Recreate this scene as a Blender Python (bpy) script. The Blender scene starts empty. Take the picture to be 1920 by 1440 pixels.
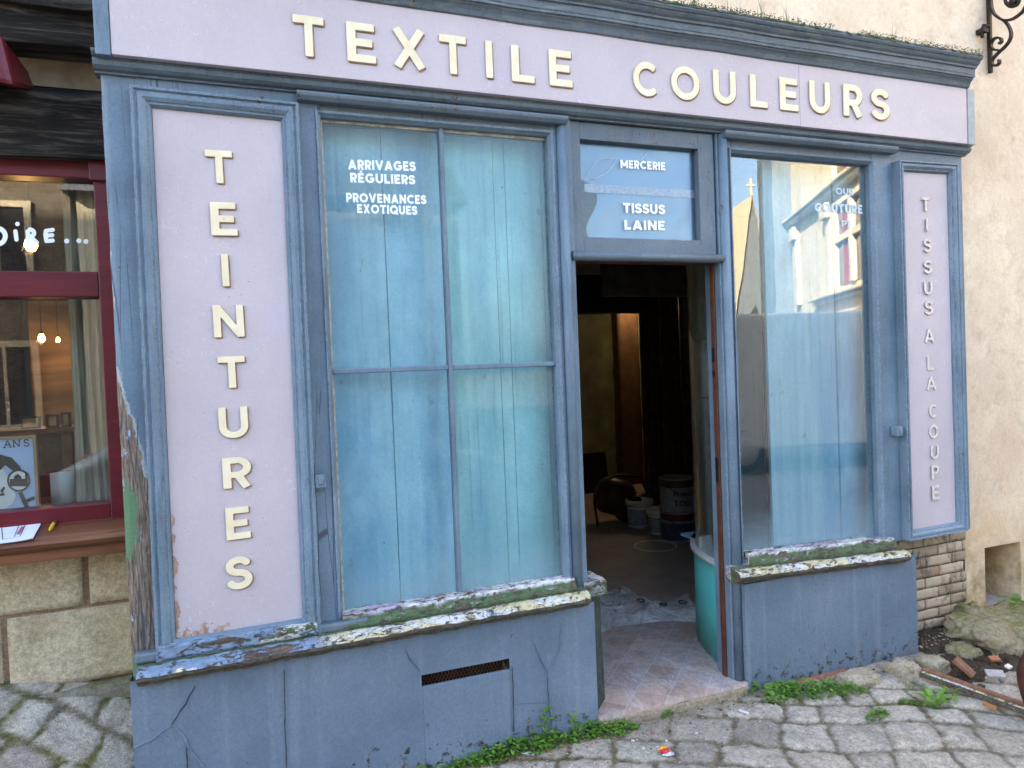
import bpy, bmesh, math, random
import numpy as np
from mathutils import Vector, Matrix, noise as mnoise

random.seed(7)
rng = np.random.default_rng(7)
sc = bpy.context.scene
COL = sc.collection
RAD = math.radians

# ------------------------------------------------------------------ camera
CAM = Vector((0.0, -2.872, 1.72))
YAW, PITCH, ROLL = RAD(20.443), RAD(-1.367), RAD(-2.287)
FPX = 1310.0
_f = Vector((math.sin(YAW) * math.cos(PITCH), math.cos(YAW) * math.cos(PITCH), math.sin(PITCH)))
_r = Vector((math.cos(YAW), -math.sin(YAW), 0))
_u = _r.cross(_f)
CR = _r * math.cos(ROLL) + _u * math.sin(ROLL)
CU = -_r * math.sin(ROLL) + _u * math.cos(ROLL)
cam_d = bpy.data.cameras.new("camera")
cam = bpy.data.objects.new("camera", cam_d)
COL.objects.link(cam)
cam.matrix_world = Matrix(((CR.x, CU.x, -_f.x, CAM.x), (CR.y, CU.y, -_f.y, CAM.y), (CR.z, CU.z, -_f.z, CAM.z), (0, 0, 0, 1)))
cam_d.sensor_width = 36
cam_d.lens = FPX / 1920 * 36
cam_d.clip_start = 0.05
cam_d.clip_end = 600
sc.camera = cam

# ------------------------------------------------------------------ world, sun, exposure
SUN = Vector((-0.80, 0.60, 0.58)).normalized()          # towards the sun: behind the shop, to the left
w = bpy.data.worlds.new("World")
sc.world = w
w.use_nodes = True
_nt = w.node_tree
_sky = _nt.nodes.new('ShaderNodeTexSky')
_sky.sky_type = 'NISHITA'
_sky.sun_disc = False
_sky.sun_elevation = math.asin(SUN.z)
_sky.sun_rotation = math.atan2(SUN.x, SUN.y)
_sky.dust_density = 3.5
_sky.ozone_density = 0.4
_bg = _nt.nodes['Background']
_bg.inputs['Strength'].default_value = 0.13
_nt.links.new(_sky.outputs['Color'], _bg.inputs['Color'])
sd = bpy.data.lights.new("sun", 'SUN')
sd.energy = 5.0
sd.angle = RAD(0.5)
sd.color = (1.0, 0.87, 0.68)
so = bpy.data.objects.new("sun", sd)
COL.objects.link(so)
so.rotation_euler = SUN.to_track_quat('Z', 'Y').to_euler()
so.location = (-8, 6, 14)
sc.view_settings.view_transform = 'Standard'
sc.view_settings.look = 'None'
sc.view_settings.exposure = 3.28
sc.view_settings.gamma = 1
cy = sc.cycles
cy.use_denoising = True
cy.max_bounces = 9
cy.transparent_max_bounces = 16
cy.glossy_bounces = 4
cy.caustics_reflective = False
cy.caustics_refractive = False
cy.sample_clamp_indirect = 6

# ------------------------------------------------------------------ surveying: photo point -> known plane of the place
def ray(u, v):
    return _f * FPX + CR * (u - 960) + CU * (720 - v)
def at(u, v, y=0.0):
    d = ray(u, v); t = (y - CAM.y) / d.y
    return (CAM.x + d.x * t, CAM.z + d.z * t)
def atz(u, v, z):
    d = ray(u, v); t = (z - CAM.z) / d.z
    return (CAM.x + d.x * t, CAM.y + d.y * t)
def atx(u, v, x):
    d = ray(u, v); t = (x - CAM.x) / d.x
    return (CAM.y + d.y * t, CAM.z + d.z * t)

# ------------------------------------------------------------------ object helpers
def tag(o, label=None, cat=None, group=None, kind=None):
    if label: o['label'] = label
    if cat: o['category'] = cat
    if group: o['group'] = group
    if kind: o['kind'] = kind
    return o
def empty(name, loc, label, cat, group=None, rz=0):
    o = bpy.data.objects.new(name, None)
    COL.objects.link(o)
    o.location = loc
    o.rotation_euler = (0, 0, rz)
    o.empty_display_size = .1
    return tag(o, label, cat, group)

class MB:
    """collects faces in world coordinates and links them as ONE mesh object"""
    def __init__(s):
        s.v = []; s.f = []; s.m = []; s.sm = []
    def add(s, vs, fs, m=0, smooth=False):
        b = len(s.v)
        s.v += [tuple(p) for p in vs]
        for f in fs:
            s.f.append([b + i for i in f]); s.m.append(m); s.sm.append(smooth)
        return s
    def box(s, x0, x1, y0, y1, z0, z1, m=0):
        return s.hexa([(x0, z0), (x1, z0), (x1, z1), (x0, z1)], y0, y1, m)
    def hexa(s, q, y0, y1, m=0):
        """q: BL, BR, TR, TL in x,z; y0 front"""
        vs = [(x, y0, z) for x, z in q] + [(x, y1, z) for x, z in q]
        return s.add(vs, [(0, 1, 2, 3), (7, 6, 5, 4), (4, 5, 1, 0), (5, 6, 2, 1), (6, 7, 3, 2), (7, 4, 0, 3)], m)
    def gridbox(s, x0, x1, y0, y1, z0, z1, step=.02, amp=.003, freq=9, m=0, stretch=(1, 1, 1), seed=0.0, smooth=True):
        """box with subdivided, unevenly worn faces"""
        bm = bmesh.new()
        nx = max(1, int(round((x1 - x0) / step))); ny = max(1, int(round((y1 - y0) / step))); nz = max(1, int(round((z1 - z0) / step)))
        nx, ny, nz = min(nx, 160), min(ny, 60), min(nz, 160)
        def face(o, a, b, na, nb):
            g = [[bm.verts.new(o + a * (i / na) + b * (j / nb)) for j in range(nb + 1)] for i in range(na + 1)]
            for i in range(na):
                for j in range(nb):
                    bm.faces.new((g[i][j], g[i + 1][j], g[i + 1][j + 1], g[i][j + 1]))
        X, Y, Z = Vector((x1 - x0, 0, 0)), Vector((0, y1 - y0, 0)), Vector((0, 0, z1 - z0))
        o = Vector((x0, y0, z0))
        face(o, X, Z, nx, nz); face(o + Y + X, -X, Z, nx, nz)
        face(o + X, Y, Z, ny, nz); face(o + Y, -Y, Z, ny, nz)
        face(o + Z, X, Y, nx, ny); face(o + Y, X, -Y, nx, ny)
        bmesh.ops.remove_doubles(bm, verts=bm.verts, dist=1e-5)
        for v in bm.verts:
            p = Vector((v.co.x * stretch[0], v.co.y * stretch[1], v.co.z * stretch[2])) * freq + Vector((seed, seed * 1.7, -seed))
            v.co += mnoise.noise_vector(p) * amp + mnoise.noise_vector(p * 3.1) * amp * .45
        bm.verts.index_update()
        s.add([v.co for v in bm.verts], [[v.index for v in f.verts] for f in bm.faces], m, smooth)
        bm.free()
        return s
    def sweep(s, prof, path, m=0, closed_prof=True, smooth=False, cap=True, closed_path=False):
        """prof: (a,b) pairs; path: list of (origin, A, B) frames"""
        n = len(prof); vs = []; fs = []
        for o, A, B in path:
            o, A, B = Vector(o), Vector(A), Vector(B)
            vs += [o + A * a + B * b for a, b in prof]
        k = len(path)
        for i in range(k if closed_path else k - 1):
            i2 = (i + 1) % k
            for j in range(n if closed_prof else n - 1):
                j2 = (j + 1) % n
                fs.append((i * n + j, i * n + j2, i2 * n + j2, i2 * n + j))
        if cap and closed_prof and not closed_path:
            fs.append(tuple(range(n))[::-1]); fs.append(tuple((k - 1) * n + j for j in range(n)))
        return s.add(vs, fs, m, smooth)
    def frame(s, q, prof, m=0, smooth=False):
        """moulding round a quad opening q (BL,BR,TR,TL in x,z, inner edge); prof: (outwards, y)"""
        c = Vector((sum(p[0] for p in q) / 4, sum(p[1] for p in q) / 4)); path = []
        sg = [(-1, -1), (1, -1), (1, 1), (-1, 1)]
        for (x, z), (sx, sz) in zip(q, sg):
            path.append(((x, 0, z), (sx, 0, sz), (0, 1, 0)))
        return s.sweep(prof, path, m, True, smooth, False, True)
    def tube(s, pts, r, n=8, m=0, smooth=True, cap=True):
        pts = [Vector(p) for p in pts]; k = len(pts); vs = []
        rs = r if isinstance(r, (list, tuple)) else [r] * k
        ref = Vector((0.31, 0.23, 0.92))
        for i, p in enumerate(pts):
            t = (pts[min(i + 1, k - 1)] - pts[max(i - 1, 0)]).normalized()
            a = t.cross(ref)
            if a.length < .1: a = t.cross(Vector((1, 0, 0)))
            a.normalize(); b = t.cross(a)
            vs += [p + (a * math.cos(q * 2 * math.pi / n) + b * math.sin(q * 2 * math.pi / n)) * rs[i] for q in range(n)]
        fs = []
        for i in range(k - 1):
            for q in range(n):
                q2 = (q + 1) % n
                fs.append((i * n + q, i * n + q2, (i + 1) * n + q2, (i + 1) * n + q))
        s.add(vs, fs, m, smooth)
        if cap:
            s.add(vs[:n], [tuple(range(n))[::-1]], m); s.add(vs[-n:], [tuple(range(n))], m)
        return s
    def lathe(s, c, prof, n=28, m=0, smooth=True):
        vs = []; fs = []; k = len(prof)
        for i in range(n):
            a = 2 * math.pi * i / n
            vs += [(c[0] + r * math.cos(a), c[1] + r * math.sin(a), c[2] + z) for r, z in prof]
        for i in range(n):
            for j in range(k - 1):
                i2 = (i + 1) % n
                fs.append((i * k + j, i2 * k + j, i2 * k + j + 1, i * k + j + 1))
        return s.add(vs, fs, m, smooth)
    def rock(s, c, d, seed=0, amp=.22, m=0, sub=4, box=.5):
        bm = bmesh.new(); bmesh.ops.create_icosphere(bm, subdivisions=sub, radius=1)
        for v in bm.verts:
            n = v.co.normalized(); k = max(abs(n.x), abs(n.y), abs(n.z))
            p = n * (1 - box) + n / k * box * .85
            p = p * (1 + amp * mnoise.noise(n * 1.6 + Vector((seed, seed * 2, 3))) + amp * .45 * mnoise.noise(n * 5 + Vector((seed, 1, 3))) + amp * .2 * mnoise.noise(n * 13 + Vector((2, seed, 3))))
            v.co = Vector((c[0] + p.x * d[0], c[1] + p.y * d[1], c[2] + p.z * d[2]))
        bm.verts.index_update()
        s.add([v.co for v in bm.verts], [[v.index for v in f.verts] for f in bm.faces], m, True)
        bm.free(); return s
    def build(s, name, mats, parent=None, loc=None, bevel=0, seg=2, angle=35):
        if not isinstance(mats, (list, tuple)): mats = [mats]
        base = Vector((0, 0, 0))
        q = parent
        while q is not None:
            base += q.location; q = q.parent
        if loc is None:
            if parent is None:
                xs = [p[0] for p in s.v]; ys = [p[1] for p in s.v]; zs = [p[2] for p in s.v]
                loc = Vector(((min(xs) + max(xs)) / 2, (min(ys) + max(ys)) / 2, min(zs)))
            else: loc = base
        loc = Vector(loc)
        me = bpy.data.meshes.new(name)
        me.from_pydata([(p[0] - loc.x, p[1] - loc.y, p[2] - loc.z) for p in s.v], [], s.f)
        for mm in mats: me.materials.append(mm)
        me.polygons.foreach_set('material_index', s.m)
        me.polygons.foreach_set('use_smooth', s.sm)
        me.update()
        o = bpy.data.objects.new(name, me); COL.objects.link(o)
        if parent is not None:
            o.parent = parent; o.location = loc - base
        else: o.location = loc
        if bevel:
            b = o.modifiers.new("bevel", 'BEVEL'); b.width = bevel; b.segments = seg; b.limit_method = 'ANGLE'; b.angle_limit = RAD(angle)
            b.harden_normals = False
        return o

def copy_tree(o, parent=None):
    c = o.copy(); COL.objects.link(c)
    if parent is not None: c.parent = parent
    for ch in list(o.children): copy_tree(ch, c)
    return c
# ------------------------------------------------------------------ material helpers
class NT:
    def __init__(s, name):
        s.mat = bpy.data.materials.new(name); s.mat.use_nodes = True
        s.t = s.mat.node_tree; s.t.nodes.clear()
        s.out = s.t.nodes.new('ShaderNodeOutputMaterial')
        s.geo = None
    def set(s, sock, v):
        if hasattr(v, 'is_output') or isinstance(v, bpy.types.NodeSocket): s.t.links.new(v, sock)
        else:
            if isinstance(v, (tuple, list)) and len(v) == 3 and sock.type == 'RGBA': v = (*v, 1)
            sock.default_value = v
    def n(s, typ, ins=None, out=0, **props):
        nd = s.t.nodes.new('ShaderNode' + typ)
        for k, v in props.items(): setattr(nd, k, v)
        for k, v in (ins or {}).items(): s.set(nd.inputs[k], v)
        return nd.outputs[out]
    def pos(s):
        if s.geo is None: s.geo = s.n('NewGeometry')
        return s.geo
    def xyz(s):
        nd = s.t.nodes.new('ShaderNodeSeparateXYZ'); s.t.links.new(s.pos(), nd.inputs[0]); return nd.outputs
    def scaled(s, sx, sy, sz, off=(0, 0, 0)):
        nd = s.t.nodes.new('ShaderNodeMapping'); s.t.links.new(s.pos(), nd.inputs[0])
        nd.inputs['Scale'].default_value = (sx, sy, sz); nd.inputs['Location'].default_value = off
        return nd.outputs[0]
    def noise(s, scale, detail=4, rough=.55, vec=None, dist=0.0, out=0):
        return s.n('TexNoise', {'Vector': vec if vec is not None else s.pos(), 'Scale': scale, 'Detail': detail, 'Roughness': rough, 'Distortion': dist}, out)
    def ramp(s, fac, stops, interp='LINEAR'):
        nd = s.t.nodes.new('ShaderNodeValToRGB'); s.set(nd.inputs[0], fac); cr = nd.color_ramp; cr.interpolation = interp
        while len(cr.elements) < len(stops): cr.elements.new(.5)
        for e, (p, c) in zip(cr.elements, stops):
            e.position = p; e.color = (*c, 1) if isinstance(c, (tuple, list)) else (c, c, c, 1)
        return nd.outputs[0]
    def step(s, fac, a, b):
        return s.n('MapRange', {'Value': fac, 'From Min': a, 'From Max': b, 'To Min': 0.0, 'To Max': 1.0})
    def math(s, op, a, b=0.0, clamp=False):
        nd = s.t.nodes.new('ShaderNodeMath'); nd.operation = op; nd.use_clamp = clamp
        s.set(nd.inputs[0], a); s.set(nd.inputs[1], b); return nd.outputs[0]
    def mix(s, fac, a, b, blend='MIX'):
        nd = s.t.nodes.new('ShaderNodeMix'); nd.data_type = 'RGBA'; nd.blend_type = blend
        s.set(nd.inputs[0], fac); s.set(nd.inputs[6], a); s.set(nd.inputs[7], b); return nd.outputs[2]
    def bump(s, h, strength=.3, dist=.01, nrm=None):
        ins = {'Height': h, 'Strength': strength, 'Distance': dist}
        if nrm is not None: ins['Normal'] = nrm
        return s.n('Bump', ins)
    def grit(s, c, k=.35, sc=(75, 190)):
        f = s.math('ADD', s.math('MULTIPLY', s.noise(sc[0], 6, .75), .6), s.math('MULTIPLY', s.noise(sc[1], 3, .7), .4))
        g = s.n('MapRange', {'Value': f, 'From Min': .36, 'From Max': .64, 'To Min': 1.0 - k, 'To Max': 1.0 + k})
        nd = s.t.nodes.new('ShaderNodeVectorMath'); nd.operation = 'SCALE'
        s.set(nd.inputs[0], c); s.set(nd.inputs['Scale'], g); return nd.outputs[0]
    def done(s, col, rough=.6, normal=None, spec=.4, metal=0.0, **kw):
        ins = {'Base Color': col, 'Roughness': rough, 'Specular IOR Level': spec, 'Metallic': metal}
        if normal is not None: ins['Normal'] = normal
        ins.update(kw)
        s.t.links.new(s.n('BsdfPrincipled', ins), s.out.inputs[0])
        return s.mat

def plain(name, col, rough=.6, metal=0.0, var=.12, bump=.15, scale=30, spec=.4):
    m = NT(name)
    f = m.noise(scale, 5)
    c = m.mix(m.step(f, .3, .7), tuple(x * (1 - var) for x in col), tuple(min(1, x * (1 + var)) for x in col))
    return m.done(c, rough, m.bump(m.noise(scale * 3, 4), bump, .004), spec, metal)

WOOD_GREY = (.17, .135, .105)
def paint(name, base, hi, lo, chips=.5, chipcol=WOOD_GREY, extra=None, rough=.5, corner=False, base_dirt=False, wrinkles=.35, edges=True):
    """old brushed oil paint with broad fading, brush marks, scattered chips"""
    m = NT(name)
    n1 = m.noise(2.3, 5, .6)
    n2 = m.noise(1.0, 6, .65, m.scaled(40, 40, 2.2))
    c = m.mix(m.step(n1, .3, .72), lo, hi)
    c = m.mix(m.math('MULTIPLY', m.step(n2, .35, .75), .45), c, base)
    # small chips
    nc = m.noise(38, 7, .68, m.scaled(1, 1, .45))
    nb = m.noise(3.1, 3, .5)
    thr = m.math('ADD', nc, m.math('MULTIPLY', m.math('SUBTRACT', nb, .5), .45))
    chip = m.step(thr, .73 - .07 * chips, .745 - .07 * chips)
    pale = m.step(thr, .715 - .07 * chips, .728 - .07 * chips)
    c = m.mix(m.math('MULTIPLY', pale, .5), c, tuple(min(1, x * 1.25 + .05) for x in hi))
    c = m.mix(chip, c, m.mix(m.step(m.noise(60, 3), .4, .6), chipcol, tuple(x * .35 for x in chipcol)))
    if edges:
        bv = m.t.nodes.new('ShaderNodeBevel'); bv.samples = 4; bv.inputs['Radius'].default_value = .007
        vm = m.t.nodes.new('ShaderNodeVectorMath'); vm.operation = 'DOT_PRODUCT'
        m.t.links.new(bv.outputs[0], vm.inputs[0]); m.t.links.new(m.n('NewGeometry', out=1), vm.inputs[1])
        ed = m.math('SUBTRACT', 1.0, vm.outputs['Value'])
        ew = m.math('ADD', m.math('MULTIPLY', m.step(ed, .02, .22), .30), m.noise(20, 7, .7, m.scaled(1, 1, .8, (4, 1, 2))))
        e1 = m.step(ew, .74, .76); e2 = m.step(ew, .82, .84)
        c = m.mix(m.math('MULTIPLY', e1, .75), c, tuple(min(1, x * 1.5 + .12) for x in hi))
        c = m.mix(e2, c, m.mix(m.step(m.noise(50, 3), .4, .6), chipcol, (.035, .03, .03)))
        # grime gathers in the quirks of the mouldings
        gr = m.noise(1, 6, .65, m.scaled(30, 30, 5, (7, 7, 1)))
        c = m.mix(m.math('MULTIPLY', m.step(gr, .56, .74), .5), c, tuple(x * .45 for x in lo))
    hgt = m.math('ADD', m.math('MULTIPLY', n2, .7), m.math('MULTIPLY', m.noise(70, 5, .6), wrinkles))
    hgt = m.math('SUBTRACT', hgt, m.math('MULTIPLY', chip, 1.2))
    if corner:   # bared corner of the left post: old greens, bare timber, scraps of white and blue
        x, y, z = m.xyz()
        nn = m.noise(7, 6, .7, m.scaled(1, 1, .5))
        lim = m.math('ADD', m.math('MULTIPLY', m.n('MapRange', {'Value': z, 'From Min': 1.80, 'From Max': 1.30, 'To Min': 0.0, 'To Max': .118}), 1.0), -.467)
        lim = m.math('ADD', lim, m.math('MULTIPLY', m.math('SUBTRACT', nn, .5), .14))
        bare = m.step(m.math('SUBTRACT', lim, x), -.002, .004)
        rim = m.step(m.math('SUBTRACT', lim, x), -.012, -.006)
        grain = m.noise(3, 8, .7, m.scaled(60, 60, 4))
        wood = m.ramp(grain, [(.34, (.035, .026, .02)), (.5, (.17, .125, .095)), (.66, (.34, .285, .23))])
        ng = m.noise(5, 6, .6, m.scaled(2.2, 1, .6, (3, 1, 7)))
        left = m.n('MapRange', {'Value': x, 'From Min': -.44, 'From Max': -.36, 'To Min': .15, 'To Max': -.12})
        wood = m.mix(m.step(m.math('ADD', ng, left), .66, .675), wood, (.10, .19, .10))
        nw = m.noise(9, 6, .7, m.scaled(1.6, 1, .6, (9, 4, 2)))
        wood = m.mix(m.step(nw, .60, .615), wood, (.26, .36, .47))
        wood = m.mix(m.step(nw, .66, .67), wood, (.68, .68, .66))
        c = m.mix(m.math('MULTIPLY', rim, .55), c, (.50, .52, .53))
        c = m.mix(bare, c, wood)
        hgt = m.math('SUBTRACT', hgt, m.math('MULTIPLY', bare, m.math('ADD', 1.6, grain)))
        crk = m.n('TexVoronoi', {'Vector': m.scaled(26, 26, 1.6), 'Scale': 1.0, 'Randomness': 1.0}, feature='DISTANCE_TO_EDGE')
        ck = m.math('MULTIPLY', m.step(crk, .03, .012), m.step(m.noise(2.2, 2), .48, .54))
        c = m.mix(m.math('MULTIPLY', ck, .85), c, (.05, .06, .08))
        hgt = m.math('SUBTRACT', hgt, m.math('MULTIPLY', ck, 1.5))
    if base_dirt:  # scuffed and blackened towards the pavement
        x, y, z = m.xyz()
        lowz = m.n('MapRange', {'Value': z, 'From Min': .08, 'From Max': .36, 'To Min': .325, 'To Max': 0.0})
        nd = m.noise(22, 7, .7)
        dm = m.step(m.math('ADD', nd, m.math('MULTIPLY', lowz, .62)), .725, .745)
        c = m.mix(dm, c, m.mix(m.step(m.noise(50, 2), .4, .6), (.025, .03, .03), (.13, .15, .15)))
        hgt = m.math('SUBTRACT', hgt, m.math('MULTIPLY', dm, 1.3))
        streak = m.step(m.noise(1, 5, .6, m.scaled(14, 14, .7)), .55, .8)
        c = m.mix(m.math('MULTIPLY', streak, .22), c, (.42, .47, .52))
    if extra: c, hgt = extra(m, c, hgt)
    c = m.grit(c, .16 if base_dirt else .16)
    r = m.math('ADD', rough - .08, m.math('MULTIPLY', n1, .2))
    return m.done(c, r, m.bump(hgt, .55, .004), .35)

BLUE_B, BLUE_H, BLUE_L = (.128, .185, .242), (.195, .268, .335), (.082, .126, .172)
M_BLUE = paint('blue_paint', BLUE_B, BLUE_H, BLUE_L, .55)
M_BLUEPOST = paint('blue_paint_peeling_corner', BLUE_B, BLUE_H, BLUE_L, .6, corner=True, edges=False)
M_BLUE_OLD = paint('blue_paint_weathered', (.118, .158, .192), (.16, .205, .245), (.08, .112, .14), .85)
def cornice_extra(m, c, h):
    st = m.step(m.noise(1, 5, .6, m.scaled(9, 9, 45)), .52, .7)
    c = m.mix(m.math('MULTIPLY', st, .5), c, (.24, .26, .25))
    return c, h
M_CORNICE = paint('grey_blue_cornice_paint', (.10, .135, .165), (.135, .175, .21), (.065, .09, .11), .9, extra=cornice_extra)
M_RISER = paint('blue_render_paint', (.134, .178, .231), (.172, .222, .282), (.102, .142, .189), .5, base_dirt=True, wrinkles=.5, rough=.6, edges=False)

def lilac(name, peel):
    m = NT(name)
    n1 = m.noise(1.7, 4, .6)
    c = m.mix(m.step(n1, .3, .7), (.46, .402, .425), (.545, .478, .498))
    st = m.noise(1, 6, .65, m.scaled(22, 22, 1.2))
    c = m.mix(m.math('MULTIPLY', m.step(st, .5, .8), .35), c, (.50, .44, .47))
    # smudges where old lettering was rubbed out
    c = m.mix(m.math('MULTIPLY', m.step(m.noise(4.5, 3, .5), .6, .75), .35), c, (.50, .465, .57))
    sp = m.noise(120, 3, .6)
    spots = m.math('MULTIPLY', m.step(sp, .69, .71), m.step(m.noise(4, 3), .47, .60))
    c = m.mix(spots, c, (.06, .05, .06))
    hgt = m.math('MULTIPLY', m.noise(1, 5, .6, m.scaled(90, 90, 9)), .5)
    if peel:
        x, y, z = m.xyz()
        nn = m.noise(17, 6, .65)
        e1 = m.n('MapRange', {'Value': z, 'From Min': .755, 'From Max': .87, 'To Min': .36, 'To Max': 0.0})
        xl = m.n('MapRange', {'Value': x, 'From Min': -.302, 'From Max': -.262, 'To Min': .30, 'To Max': 0.0})
        zl = m.n('MapRange', {'Value': z, 'From Min': 1.35, 'From Max': 1.2, 'To Min': 0.0, 'To Max': 1.0})
        xr = m.n('MapRange', {'Value': x, 'From Min': -.28, 'From Max': .08, 'To Min': 1.0, 'To Max': .35})
        e = m.math('MAXIMUM', m.math('MULTIPLY', e1, xr), m.math('MULTIPLY', xl, zl))
        pk = m.step(m.math('ADD', m.math('MULTIPLY', nn, .6), e), .545, .555)
        gr = m.noise(1, 6, .7, m.scaled(60, 60, 8))
        c = m.mix(pk, c, m.mix(m.step(gr, .35, .65), (.30, .17, .12), (.52, .38, .30)))
        hgt = m.math('SUBTRACT', hgt, m.math('MULTIPLY', pk, 1.2))
    # blistered flakes
    fl = m.noise(46, 6, .7)
    zone = m.step(m.noise(2.6, 3), .50, .60)
    fm = m.math('MULTIPLY', m.step(fl, .60, .63), zone)
    hgt = m.math('ADD', hgt, m.math('MULTIPLY', fm, 1.5))
    c = m.mix(m.math('MULTIPLY', m.step(fl, .655, .665), zone), c, (.36, .30, .30))
    c = m.mix(m.math('MULTIPLY', m.math('MULTIPLY', m.step(fl, .60, .61), zone), .5), c, (.70, .66, .72))
    c = m.grit(c, .05)
    return m.done(c, .55, m.bump(hgt, .45, .003), .35)
M_LILAC = lilac('lilac_board_paint', False)
M_LILAC_P = lilac('lilac_board_paint_peeling', True)
_m = NT('cream_letter_paint')
_c = _m.mix(_m.step(_m.noise(14, 5), .35, .7), (.76, .655, .43), (.84, .755, .55))
_c = _m.mix(_m.math('MULTIPLY', _m.step(_m.noise(1, 6, .6, _m.scaled(50, 50, 14)), .6, .75), .4), _c, (.66, .52, .30))
_c = _m.mix(_m.step(_m.noise(70, 4, .6), .72, .74), _c, (.30, .2, .13))
M_CREAM = _m.done(_c, .55, _m.bump(_m.noise(60, 5), .4, .002))
M_CREAM_F = plain('faded_pale_letter_paint', (.64, .58, .50), .6, var=.15, scale=60)
M_LSHADE_F = plain('faded_letter_drop_shade', (.40, .34, .34), .7)
M_LEDGE = plain('letter_drop_shade_brown', (.27, .17, .095), .7, var=.3)  # colours of the drop shades painted under the letters
M_VINYL = plain('white_vinyl', (.86, .89, .90), .5, var=.02, bump=0)
M_VINYL_REFL = plain('reflection_greyed_vinyl', (.50, .60, .64), .5, var=.05, bump=0)  # white vinyl coloured grey to imitate the washout of strong pane reflections

def peeling(name, seed, blue_left=None, foot=False):
    """sill with many old paint coats flaked to different depths: pale lip, green face, cream nosing, bared edges"""
    m = NT(name)
    x, y, z = m.xyz()
    nsep = m.t.nodes.new('ShaderNodeSeparateXYZ'); m.t.links.new(m.n('NewGeometry', out=3), nsep.inputs[0]); up = nsep.outputs[2]
    off = (seed, seed * 2, -seed)
    n_a = m.noise(6, 9, .68, m.scaled(1, 2.2, 2.2, off), .4)
    n_b = m.noise(14, 9, .7, m.scaled(1, 2.0, 2.2, (seed + 4, 2, 1)), .4)
    n_c = m.noise(24, 8, .72, m.scaled(1, 1.6, 1.8, (seed + 9, 7, 3)), .3)
    n_d = m.noise(3.0, 6, .6, m.scaled(1, 1, 1, (seed, 5, 8)))
    grain = m.noise(1, 8, .7, m.scaled(9, 80, 80))
    wood = m.ramp(grain, [(.25, (.028, .021, .017)), (.5, (.12, .088, .066)), (.75, (.24, .19, .15))])
    vary = lambda col: m.mix(m.step(m.noise(34, 5, .6), .35, .7), tuple(q * .74 for q in col), col)
    cream, white, green, turq, blue = vary((.66, .60, .37)), vary((.70, .70, .66)), vary((.10, .155, .072)), vary((.14, .52, .48)), vary((.23, .32, .45))
    lip = m.step(y, -.030, -.024); face = m.step(y, -.062, -.054)
    # nosing: cream and white above, timber and turquoise scraps below
    nose = m.mix(m.step(n_a, .50, .515), cream, white)
    if blue_left is not None:
        bl = m.math('MULTIPLY', m.n('MapRange', {'Value': x, 'From Min': blue_left, 'From Max': blue_left - .10, 'To Min': 0.0, 'To Max': 1.0}), m.step(n_d, .36, .37))
        nose = m.mix(bl, nose, blue)
    nose = m.mix(m.math('MULTIPLY', m.step(n_d, .56, .57), m.step(n_b, .45, .46)), nose, blue)
    low = m.step(m.math('ADD', up, m.math('MULTIPLY', m.math('SUBTRACT', n_b, .5), 1.6)), .28, .20)
    under = m.mix(m.step(n_c, .545, .56), wood, turq)
    under = m.mix(m.step(n_b, .57, .58), under, green)
    nose = m.mix(low, nose, under)
    c = nose
    gface = m.mix(m.step(n_b, .60, .61), green, vary((.33, .29, .32)))
    c = m.mix(face, c, gface)
    tip = m.mix(m.step(n_a, .50, .51), white, vary((.46, .42, .50)))
    c = m.mix(lip, c, tip)
    if foot: c = m.mix(m.step(n_b, .54, .55), m.mix(m.step(n_a, .55, .56), blue, white), m.mix(m.step(n_d, .5, .52), blue, green))
    # flaked places down to the timber, with dark broken rims
    bare = m.step(n_c, .565, .58); n_e = m.noise(9, 8, .7, m.scaled(1, 2.4, 2.4, (3, seed, 6)), .5); bare2 = m.step(n_e, .575, .59)
    rim = m.math('MAXIMUM', m.step(n_c, .545, .565), m.step(n_e, .56, .575))
    c = m.mix(m.math('MULTIPLY', rim, .6), c, (.05, .042, .034))
    c = m.mix(m.math('MAXIMUM', bare, bare2), c, wood)
    ck = m.n('TexVoronoi', {'Vector': m.scaled(18, 70, 70), 'Scale': 1.0}, feature='DISTANCE_TO_EDGE')
    c = m.mix(m.math('MULTIPLY', m.step(ck, .05, .015), m.math('MULTIPLY', m.step(n_d, .42, .5), .7)), c, (.04, .034, .03))
    h = m.math('SUBTRACT', m.math('MULTIPLY', m.noise(60, 6, .7), .6), m.math('MULTIPLY', m.math('MAXIMUM', bare, bare2), .9))
    h = m.math('ADD', h, m.math('MULTIPLY', m.step(n_b, .45, .46), .25))
    return m.done(c, .75, m.bump(h, .9, .006), .25)
M_SILL_A = peeling('peeling_sill_paint', 1.7, .28)
M_FOOT = peeling('peeling_frame_foot', 3.1, None, True)
M_SILL_B = peeling('peeling_sill_paint_right', 6.3)

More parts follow.
